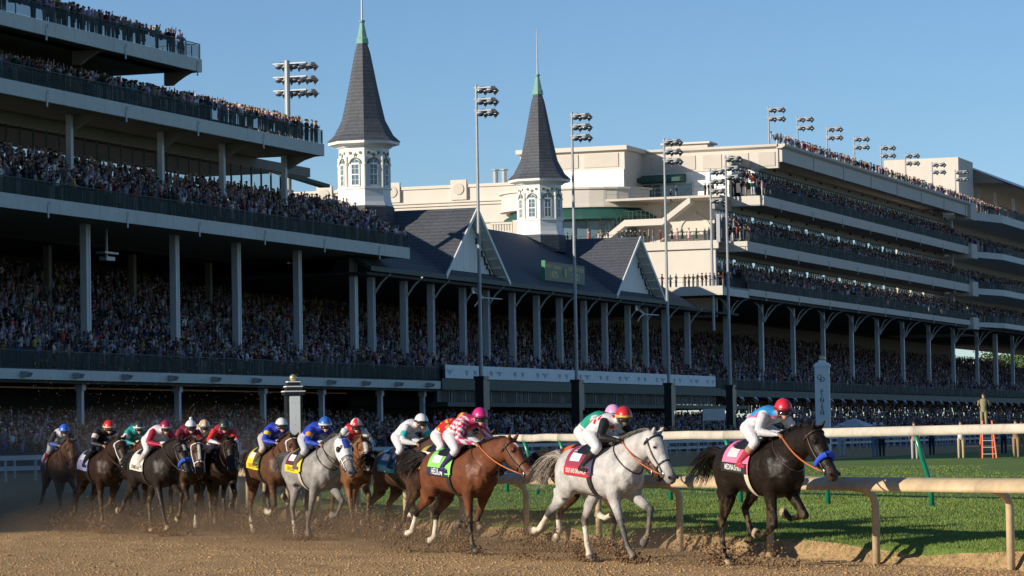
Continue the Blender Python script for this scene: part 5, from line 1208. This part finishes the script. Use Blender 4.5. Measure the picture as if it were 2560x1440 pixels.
    if j.get('pat'): C = j['pat'](C, V, lab, tw)
    me.materials.clear(); me.materials.append(m_silk); set_vcol(me, C); link('body', me, T2, J)
    # helmet
    hm = j['helmet']; b = MB(); pr = [(math.sin(math.pi/2*i/7), math.cos(math.pi/2*i/7)) for i in range(1, 8)]
    hcz = hc_+np.array([.005, 0, .02])
    def helm(rx, ry, rz, drop=.02): return [[(rx*p*math.cos(2*math.pi*k/20), ry*p*math.sin(2*math.pi*k/20), rz*c-drop*(1-c)*.6) for k in range(20)] for p, c in [(.02, 1.0)]+pr]
    b.rings(helm(.138, .112, .128)); hl = b.build('helmet', [cmat(hm, .35, 'helmet')], T2, True, loc=hcz+J, rot=(0, R(8), look))
    if j.get('helmet2'):
        b = MB(); n = 20
        for k in range(0, n, j.get('hn', 5)):
            rr = helm(.1395, .1135, .1295); q = j.get('hw', 2)
            b.rings([[ring_[(k+i) % n] for i in range(q+1)] for ring_ in rr], closed=False)
        b.build('helmet_panel', cmat(j['helmet2'], .35, 'helmet'), hl, True)
    b = MB(); b.rings([[((.139+e)*math.cos(2*math.pi*k/20), (.113+e)*math.sin(2*math.pi*k/20), z) for k in range(20)] for e, z in ((-.004, -.022), (.004, -.018), (.004, .010), (-.004, .014))]); b.build('helmet_band', cmat(j.get('band', tuple(np.array(hm)*.35)), .4, 'helmet'), hl, True)
    b = MB(); b.add([(.10*1.0+.035*math.cos(a)+.0, .085*math.sin(a), -.012) for a in np.linspace(-1.4, 1.4, 9)]+[(.165+.012*math.cos(a), .075*math.sin(a), -.03) for a in np.linspace(-1.4, 1.4, 9)], [(i, i+1, 10+i, 9+i) for i in range(8)]); b.build('helmet_peak', m_blk, hl, True)
    if j.get('pompom'):
        b = MB(); b.ball((0, 0, .15), .035, 10); b.build('pompom', cmat(hm, .9, 'fleece'), hl, True)
    b = MB(); n = 12; b.rings([[(r_*math.cos(a)*1.05, r_*.82*math.sin(a), z) for a in np.linspace(-1.25, 1.25, n+1)] for r_, z in ((.100, -.030), (.112, -.033), (.112, -.072), (.100, -.075))], closed=False); b.build('goggles', m_gog, hl, True)
    b = MB(); b.tube([(.02, .082, -.02), (.05, .075, -.09), (.075, 0, -.135), (.05, -.075, -.09), (.02, -.082, -.02)], .008, 5); b.build('chin_strap', m_blk, hl, True)
    # reins (belong to the horse's tack)
    for sy, hnd in zip((-1, 1), hands):
        a = hp(.80, sy*1.75, .02); n = 8
        b = MB(); b.tube([a*(1-t)+hnd*t+np.array([0, sy*.05*math.sin(math.pi*t), -.05*math.sin(math.pi*t)])+Z for t in np.linspace(0, 1, n)], .011, 5); b.build('rein', h.get('rein', m_leather), T, True)
    return T
WHT = (.56, .55, .56)
def pat_checker(c2, size):
    def f(C, V, lab, tw):
        m_ = np.isin(lab, ['torso', 'sleeve', 'fore']) ; k = (np.floor((V[:, 0]+.5*V[:, 2])/size)+np.floor((V[:, 2]-.5*V[:, 0]+V[:, 1])/size)) % 2
        m_ &= (lab != 'torso') | (np.abs(V[:, 1]) > .09); C[m_ & (k == 0)] = c2; return C
    return f
def pat_dots(c2, r_, sp):
    def f(C, V, lab, tw):
        m_ = np.isin(lab, ['torso']); 
        for cx, cy, cz in ((.35, -.11, 2.05), (.16, -.05, 2.05), (.30, .05, 2.07), (.38, -.16, 1.93), (.14, -.155, 1.93), (.45, -.02, 1.99), (.46, .10, 2.0), (.42, -.06, 1.86), (.25, -.15, 1.98), (.25, .14, 2.0)):
            d = np.linalg.norm(V-np.array([cx, cy, cz]), axis=1); C[m_ & (d < r_)] = c2
        return C
    return f
def pat_yoke(c2, c3=None):
    def f(C, V, lab, tw):
        m_ = (lab == 'torso') & (np.abs(V[:, 1]) < .155) & (V[:, 0] > .04) & (V[:, 2] > 1.9); C[m_] = c2
        if c3 is not None:
            e = (lab == 'torso') & (~m_) & (V[:, 0] > -.01) & (V[:, 2] > 1.88); C[e] = c3
        return C
    return f
def pat_stars(c2):
    def f(C, V, lab, tw):
        m_ = np.isin(lab, ['torso', 'sleeve']); n = vnoise(V[:, 0]+V[:, 1], V[:, 2]+V[:, 1]*.3, .055, 12) > .78; C[m_ & n] = c2; return C
    return f
def pat_band(c2, lo=.35, hi=.7):
    def f(C, V, lab, tw):
        C[(lab == 'sleeve') & (tw > lo) & (tw < hi)] = c2; return C
    return f
def pat_half(c2, ax=0, thr=.2):
    def f(C, V, lab, tw):
        C[(lab == 'torso') & (V[:, ax] > thr)] = c2; return C
    return f
BLK = (.016, .013, .011); DBR = (.040, .020, .012); BRN = (.075, .032, .016); BAY = (.122, .043, .020); CHS = (.20, .075, .028)
m_wb = mat('white_bridle', (.62, .62, .60), rough=0.5); m_orr = mat('orange_rein', (.42, .11, .03), rough=0.5)
HORSES = [
 dict(x=1896, Y=40.6, phi=60, pose='lead', coat=(.012, .008, .0058), points=(.007, .0055, .005), hoof=(.34, .26, .16), neck=35, head=50, tail=1.0, tlift=-.30, roll=(.02, .07, .50), rein=m_orr, cloth=(.72, .16, .30), strip=(.012, .012, .012), patch=(.6, .5, .5), name=('MEDINA SPIRIT', .085, (.62, .62, .62), .72), girth=(.55, .48, .36), num=('8', (.02, .02, .02)), muzzle=(.05, .035, .028),
      label='leading near-black racehorse with blue fleece noseband and pink saddle cloth',
      jockey=dict(label='jockey in red helmet and turquoise silks with white sleeves on the leading horse', torso=WHT, sleeve=WHT, pat=pat_yoke((.03, .24, .52), (.55, .07, .20)), helmet=(.55, .018, .04), breeches=WHT, cuff=(.30, .18, .11), boots=(.34, .03, .05), skin=(.42, .22, .14), look=-.25)),
 dict(x=1497, Y=43.2, phi=55, pose='white', coat=(.41, .395, .38), points=(.09, .088, .085), muzzle=(.16, .15, .15), hoof=(.12, .11, .10), socks=dict(RH=.75, LH=.75), hair=(.30, .26, .22), mane=(.12, .115, .11), dapple=.12, neck=36, head=52, tail=1.0, tlift=-.28, rein=m_orr, bridle=m_blk, cloth=(.26, .02, .05), cloth2=(.015, .02, .06), strip=(.42, .02, .03), patch=(.55, .60, .66), name=('SOUP AND SANDWICH', .075, (.62, .62, .62), .60), num=('2', (.3, .35, .45)),
      label='white-grey racehorse galloping second with red and navy saddle cloth',
      jockey=dict(label='jockey in white silks with red dots, black sleeves and red helmet on the white horse', torso=WHT, sleeve=(.012, .012, .013), pat=pat_dots((.45, .02, .03), .047, 0), helmet=(.50, .02, .025), band=(.62, .35, .08), breeches=WHT, cuff=(.012, .012, .013), boots=(.02, .012, .012), glove=(.01, .01, .01), skin=(.10, .07, .06), look=-.3)),
 dict(x=1474, Y=46.4, phi=54, pose='tuck', coat=(.08, .032, .016), points=BLK, socks=dict(RF=.5, RH=.4), hoof=(.3, .24, .16), neck=34, head=50, cloth=(.62, .12, .02), strip=(.62, .12, .02), girth=(.02, .02, .02), tail=1.0, tlift=-.2,
      label='brown racehorse with orange saddle cloth mostly hidden behind the white horse',
      jockey=dict(label='jockey in pink helmet and green and white silks behind the white horse', torso=(.02, .27, .18), sleeve=(.45, .45, .46), pat=pat_band((.5, .12, .03), .1, .35), helmet=(.62, .28, .48), band=(.06, .03, .05), breeches=WHT, crouch=.6)),
 dict(x=1146, Y=47.2, phi=55, pose='bay', coat=BAY, points=(.016, .012, .011), socks=dict(RH=.7, LH=.7), muzzle=(.03, .02, .018), hoof=(.10, .08, .06), neck=32, head=42, tail=.8, tlift=-.2, rein=m_orr, cloth=(.20, .52, .10), cloth2=(.20, .52, .10), strip=(.012, .02, .05), patch=(.6, .62, .6), name=('HELIUM', .11, (.62, .62, .62), .85), num=('4', (.02, .03, .02)), yaw=8, blaze=.03, blaze_len=.25,
      label='reddish bay racehorse with lime green saddle cloth and white hind socks',
      jockey=dict(label='jockey in magenta helmet and red and white checked silks on the bay horse', torso=(.40, .02, .09), sleeve=(.48, .02, .10), fore=(.48, .02, .10), pat=pat_checker(WHT, .062), collar=(.02, .10, .45), helmet=(.50, .02, .16), breeches=WHT, boots=(.02, .02, .08), crouch=.8, look=-.2)),
 dict(x=1112, Y=51.5, phi=56, pose='reach', coat=DBR, points=BLK, neck=36, head=48, cloth=(.4, .3, .05), tail=.9,
      label='dark racehorse hidden between the bay horse and the teal-clothed horse',
      jockey=dict(label='jockey in red silks with yellow stars and red-yellow helmet behind the bay horse', torso=(.45, .015, .02), sleeve=(.45, .015, .02), pat=pat_stars((.62, .42, .05)), helmet=(.50, .05, .015), helmet2=(.62, .36, .03), band=(.62, .40, .03), breeches=WHT)),
 dict(x=1012, Y=54.0, phi=58, pose='bay', coat=(.062, .034, .022), points=BLK, socks=dict(LF=.3), hoof=(.3, .24, .16), neck=36, head=52, roll=(.50, .02, .03), cloth=(.01, .10, .22), strip=(.02, .33, .38), name=('BOURBONIC', .09, (.5, .6, .65), .7), num=('9', (.01, .02, .04)), tail=.9, tlift=-.15,
      label='dark brown racehorse with red fleece noseband and teal saddle cloth',
      jockey=dict(label='jockey in white silks and white helmet with teal armband', torso=WHT, sleeve=WHT, pat=pat_band((.02, .36, .34), .35, .75), helmet=(.58, .58, .60), band=(.02, .02, .02), breeches=WHT, boots=(.012, .02, .05), crouch=.6)),
 dict(x=878, Y=57.0, phi=76, pose='white', coat=(.17, .075, .032), points=(.10, .05, .025), neck=36, head=55, cloth=(.2, .2, .2), blaze=.04, blaze_len=.9, tail=.8,
      label='chestnut racehorse seen head-on behind the grey horse',
      jockey=dict(label='jockey in red and white striped helmet behind the grey horse', torso=(.45, .02, .03), sleeve=WHT, helmet=(.52, .02, .03), helmet2=WHT, hn=5, hw=2, breeches=WHT)),
 dict(x=778, Y=54.5, phi=61, pose='grey', coat=(.225, .215, .205), points=(.11, .105, .10), socks=dict(RH=.35), hoof=(.16, .15, .14), muzzle=(.10, .09, .085), hair=(.10, .10, .10), dapple=.35, neck=38, head=52, hood=True, bridle=m_wb, cloth=(.10, .012, .03), cloth2=(.55, .45, .04), strip=(.62, .48, .02), patch=(.6, .6, .58), name=('ESSENTIAL QUALITY', .075, (.28, .2, .02), .55), num=('14', (.62, .5, .05)), girth=(.5, .45, .38), tail=.7,
      label='dappled grey racehorse wearing a white and blue blinker hood',
      jockey=dict(label='jockey in royal blue silks and blue helmet on the grey horse', torso=(.02, .05, .36), sleeve=(.02, .05, .36), helmet=(.03, .12, .42), band=(.5, .5, .52), pat=pat_band((.55, .25, .03), .3, .6), breeches=(.40, .42, .45), boots=(.10, .09, .08), crouch=.2, look=-.2)),
 dict(x=676, Y=58.5, phi=64, pose='lead', coat=(.085, .040, .022), points=(.03, .02, .015), socks=dict(RH=.4, RF=.5), hoof=(.3, .24, .15), bridle=m_wb, neck=38, head=55, yaw=-6, cloth=(.62, .50, .03), strip=(.64, .48, .02), cloth2=(.02, .06, .03), patch=(.6, .6, .55), name=('SAINTHOOD', .085, (.3, .22, .02), .7), num=('18', (.02, .02, .02)), tail=.8,
      label='brown racehorse with yellow saddle cloth just left of the grey horse',
      jockey=dict(label='jockey in white helmet and blue silks with white shoulders on the yellow-clothed horse', torso=(.025, .045, .36), sleeve=(.025, .045, .36), pat=pat_half(WHT, 0, -9) if 0 else pat_band((.6, .5, .04), .2, .5), helmet=(.60, .60, .61), band=(.03, .03, .03), breeches=(.42, .38, .34), boots=(.10, .06, .03))),
 dict(x=552, Y=61.6, lift=.05, phi=76, pose='grey', coat=(.020, .012, .008), points=(.02, .013, .009), neck=36, head=55, cloth=(.05, .05, .05), tail=.6,
      label='very dark racehorse at the right of the trailing group, caked in dirt',
      jockey=dict(label='jockey in dark helmet and red and maroon silks at the right of the trailing group', torso=(.26, .015, .035), sleeve=(.50, .025, .02), fore=WHT, helmet=(.022, .028, .022), band=(.06, .06, .05), pat=pat_yoke((.26, .015, .04)), breeches=WHT)),
 dict(x=500, Y=64.2, lift=.05, phi=74, pose='reach', coat=DBR, points=BLK, neck=36, head=52, cloth=(.2, .2, .2), tail=.6,
      label='dark racehorse hidden behind the white-bridled brown horse',
      jockey=dict(label='jockey in white helmet with orange checks, second from the right of the trailing group', torso=(.50, .40, .36), sleeve=(.50, .4, .34), helmet=(.60, .56, .5), helmet2=(.62, .30, .03), hn=4, hw=2, breeches=WHT)),
 dict(x=462, Y=61.8, lift=.05, phi=71, pose='tuck', coat=(.055, .028, .016), points=(.03, .018, .012), socks=dict(LF=.2), bridle=m_wb, neck=33, head=58, yaw=-4, blaze=.03, blaze_len=.55, cloth=(.3, .3, .3), tail=.6, hoof=(.3, .24, .16),
      label='brown racehorse with white bridle and white blaze in the trailing group',
      jockey=dict(label='jockey in white helmet with pompom and maroon silks', torso=(.16, .012, .035), sleeve=(.16, .012, .03), helmet=(.60, .60, .62), band=(.03, .03, .05), pompom=True, breeches=WHT)),
 dict(x=384, Y=59.4, lift=.04, phi=60, pose='white', coat=(.019, .014, .012), points=(.014, .012, .011), socks=dict(RF=.0), hoof=(.34, .28, .18), neck=34, head=52, roll=(.02, .08, .45), blaze=.03, blaze_len=.3, cloth=(.58, .55, .48), strip=(.58, .55, .48), patch=(.5, .5, .48), name=('DYNAMIC ONE', .085, (.04, .04, .04), .65), tail=.7,
      label='black racehorse with blue fleece noseband and white saddle cloth in the trailing group',
      jockey=dict(label='jockey in maroon helmet and white silks with maroon sleeves on the black horse', torso=(.58, .55, .57), sleeve=(.28, .012, .04), fore=(.38, .015, .05), helmet=(.26, .012, .05), band=(.45, .3, .35), breeches=WHT, boots=(.4, .38, .36), look=-.2)),
 dict(x=330, Y=64.6, lift=.05, phi=68, pose='reach', coat=(.07, .03, .018), points=BLK, neck=32, head=50, cloth=(.3, .3, .3), tail=.6,
      label='brown racehorse hidden under the jockey in teal',
      jockey=dict(label='jockey in dark helmet and teal silks between the red-helmeted and maroon-helmeted riders', torso=(.015, .24, .23), sleeve=(.02, .26, .25), helmet=(.03, .032, .034), band=(.55, .55, .5), pat=pat_band((.5, .5, .5), .3, .6), breeches=(.5, .45, .35))),
 dict(x=248, Y=62.2, lift=.06, phi=63, pose='bay', coat=(.028, .015, .010), points=BLK, bridle=m_wb, neck=38, head=48, cloth=(.30, .32, .52), strip=(.30, .32, .52), tail=.6, hoof=(.1, .08, .06),
      label='dark brown racehorse with white bridle second from the left',
      jockey=dict(label='jockey in red helmet and black silks with white armband, second from the left', torso=(.012, .012, .016), sleeve=(.014, .014, .02), pat=pat_band((.6, .5, .45), .25, .6), helmet=(.52, .02, .02), band=(.6, .35, .2), breeches=(.012, .015, .03), boots=(.01, .01, .012), crouch=.4)),
 dict(x=148, Y=68.5, lift=.06, phi=70, pose='white', coat=(.11, .048, .024), points=(.05, .025, .015), neck=36, head=54, cloth=(.35, .38, .45), strip=(.02, .03, .06), tail=.6,
      label='chestnut racehorse at the far left end of the field',
      jockey=dict(label='jockey in bright blue helmet at the far left end of the field', torso=(.5, .5, .52), sleeve=(.03, .03, .035), fore=(.06, .12, .4), helmet=(.03, .10, .50), band=(.06, .16, .5), breeches=WHT, boots=(.35, .03, .03))),
]
for i, h in enumerate(HORSES): make_horse(i, h)
# ------------------------------------------------------------------ dirt thrown up by the hooves (stuff), one spray per horse joined
r = np.random.default_rng(55); PS, SS = [], []
def spray(c, n, h, spread, back, smin, smax):
    q = r.random(n)**1.6; a = r.random(n)*6.28; rad = spread*r.random(n)**.6
    p = np.stack([c[0]+rad*np.cos(a)+back[0]*q*h, c[1]+rad*np.sin(a)+back[1]*q*h, np.abs(q*h*(.4+.6*r.random(n)))+.01], 1)
    PS.append(p); SS.append(smin+(smax-smin)*r.random(n)**3)
for i, h in enumerate(HORSES):
    p = AT(h['x'], 1300, h['Y']); f = np.array([math.cos(R(h['phi'])), -math.sin(R(h['phi'])), 0])
    lg = legs_of(h['pose']); 
    for k, q in lg.items():
        e = q[-1]; w_ = p+f*e[0]*1.03+np.array([f[1], -f[0], 0])*(-e[1])
        low = e[2]-min(v[-1][2] for v in lg.values())
        n = 520 if low < .12 else 170
        spray((w_[0], w_[1], 0), n, .35 if low < .12 else .55, .20 if low < .12 else .30, -f*1.5, .006, .030)
    spray((p[0]-f[0]*1.1, p[1]-f[1]*1.1, 0), 900, .80, .65, -f*1.2, .004, .020)
    if h['x'] < 800: spray((p[0]-f[0]*1.2, p[1]-f[1]*1.2, 0), 400, 2.6, 1.3, -f*.6, .004, .012)
n = 1000; yy = 58+16*r.random(n); xx = (-.150+.085*r.random(n))*yy; PS.append(np.stack([xx, yy, 1.5+2.0*r.random(n)**1.4], 1)); SS.append(.004+.007*r.random(n))
# heaps of turned dirt around the front runners
o = link('flying_dirt', clod_mesh('flying_dirt', np.concatenate(PS), np.concatenate(SS), mat('flying_dirt', (0.20, 0.115, 0.055), rough=0.95, var=0.4, scale=12), 8))
tag(o, 'brown clods of dirt thrown up around the galloping hooves', 'dirt', kind='stuff')

# dust hanging round the trailing group
m = bpy.data.materials.new('dust_air'); m.use_nodes = True; t = m.node_tree; t.nodes.remove(t.nodes['Principled BSDF'])
pv = t.nodes.new('ShaderNodeVolumePrincipled'); pv.inputs['Color'].default_value = (.40, .33, .27, 1); pv.inputs['Anisotropy'].default_value = 0.2
tc = t.nodes.new('ShaderNodeTexCoord'); nz = t.nodes.new('ShaderNodeTexNoise'); nz.inputs['Scale'].default_value = 0.45; nz.inputs['Detail'].default_value = 3
sx = t.nodes.new('ShaderNodeSeparateXYZ'); t.links.new(tc.outputs['Object'], sx.inputs[0]); t.links.new(tc.outputs['Object'], nz.inputs['Vector'])
g = t.nodes.new('ShaderNodeMapRange'); g.inputs[1].default_value = 0.0; g.inputs[2].default_value = 2.6; g.inputs[3].default_value = 1.0; g.inputs[4].default_value = 0.0; t.links.new(sx.outputs['Z'], g.inputs[0])
q = t.nodes.new('ShaderNodeMapRange'); q.inputs[1].default_value = 0.38; q.inputs[2].default_value = 0.68; q.inputs[3].default_value = 0.15; q.inputs[4].default_value = 1.0; t.links.new(nz.outputs[0], q.inputs[0])
m1 = t.nodes.new('ShaderNodeMath'); m1.operation = 'MULTIPLY'; m2 = t.nodes.new('ShaderNodeMath'); m2.operation = 'MULTIPLY'; m2.inputs[1].default_value = 0.075
t.links.new(g.outputs[0], m1.inputs[0]); t.links.new(q.outputs[0], m1.inputs[1]); t.links.new(m1.outputs[0], m2.inputs[0]); t.links.new(m2.outputs[0], pv.inputs['Density'])
t.links.new(pv.outputs[0], t.nodes['Material Output'].inputs['Volume'])
b = MB(); ring = []
for k in range(24):
    a = 2*math.pi*k/24; ring.append((math.cos(a)*(6.5+math.sin(3*a)), math.sin(a)*(12+1.5*math.cos(2*a))))
b.rings([[(x*f_-.25*y*f_, y*f_, z) for x, y in ring] for f_, z in ((1, .0), (1.0, .9), (.9, 1.8), (.6, 2.5), (.2, 2.6))])
o = b.build('dust_cloud', m, None, True, loc=(-9.5, 74, 0.02)); tag(o, 'thin brown dust hanging around the trailing group of horses', 'dust', kind='stuff')

m = m.copy(); m.name = 'hoof_dust_air'; t = m.node_tree
for nd in t.nodes:
    if nd.type == 'PRINCIPLED_VOLUME': nd.inputs['Color'].default_value = (.46, .32, .20, 1)
    if nd.type == 'TEX_NOISE': nd.inputs['Scale'].default_value = 1.1
    if nd.type == 'MAP_RANGE' and abs(nd.inputs[2].default_value-2.6) < .01: nd.inputs[2].default_value = 0.85
    if nd.type == 'MATH' and abs(nd.inputs[1].default_value-.075) < 1e-4: nd.inputs[1].default_value = 0.30
b = MB(); ctr = [(-11.5, 77, 2.2), (-10, 70, 2.6), (-7.6, 63, 2.6), (-5.0, 57.5, 2.4), (-2.4, 51.5, 2.2), (-.2, 47.5, 1.8), (1.6, 43.6, 1.3), (2.6, 41.8, .6)]
rg = []
for i, (x, y, w_) in enumerate(ctr):
    rg.append([(x+w_*math.cos(a)*.92, y+w_*math.cos(a)*.38, .02+(.85*math.sin(a) if i not in (0, len(ctr)-1) else .3*math.sin(a))) for a in np.linspace(0, math.pi, 9)])
b.rings(rg); o = b.build('hoof_dust', m, None, True); tag(o, 'low brown dust stirred up along the galloping field', 'dust', kind='stuff')

# ------------------------------------------------------------------ trees beyond the gap under the far stand
m_leaf = mat_vcol('tree_leaf', rough=0.7, spec=0.2, var=0.0); m_bark = mat('bark', (0.09, 0.065, 0.045), rough=0.9)
def tree(x, y0, Y, hgt, rad, label, seed):
    r = np.random.default_rng(seed); p = AT(x, 1080, Y); T = empty('broadleaf_tree', (p[0], p[1], 0), 0, label, 'tree', 'trees beyond the far stand')
    b = MB(); b.tube([(0, 0, 0), (.2, .1, hgt*.35), (0, .2, hgt*.6)], [.6, .45, .2], 8)
    for i in range(6):
        a = i*1.05; b.tube([(.1, .1, hgt*(.3+.04*i)), (math.cos(a)*rad*.5, math.sin(a)*rad*.5, hgt*(.55+.04*i))], [.25, .08], 6)
    b.build('trunk', m_bark, T, True)
    n = 5200; c = r.normal(size=(26, 3)); c /= np.linalg.norm(c, axis=1)[:, None]; c *= (r.random((26, 1))**.4); cc = c*np.array([rad, rad, hgt*.38])+np.array([0, 0, hgt*.62]); k = r.integers(26, size=n)
    q = cc[k]+r.normal(size=(n, 3))*rad*.20; u = r.normal(size=(n, 3)); u /= np.linalg.norm(u, axis=1)[:, None]; v = np.cross(u, r.normal(size=(n, 3))); v /= np.linalg.norm(v, axis=1)[:, None]; s_ = (.28+.25*r.random((n, 1)))
    V = np.stack([q-u*s_, q+v*s_*.6, q+u*s_, q-v*s_*.6], 1).reshape(-1, 3); C = np.array([.07, .11, .025])*(.6+.8*r.random((26, 1)))[k]*(.8+.4*r.random((n, 1)))
    link('crown', np_mesh('crown', V, np.arange(4*n).reshape(-1, 4), m_leaf, False, np.repeat(C, 4, 0)), T)
tree(2560, 880, 900, 27, 10, 'green tree showing in the gap under the far stand at right', 1)
tree(2505, 880, 980, 25, 8, 'smaller green tree left of the other in the gap under the far stand', 2)
tree(2625, 880, 930, 30, 11, 'green tree mostly beyond the right picture edge under the far stand', 3)
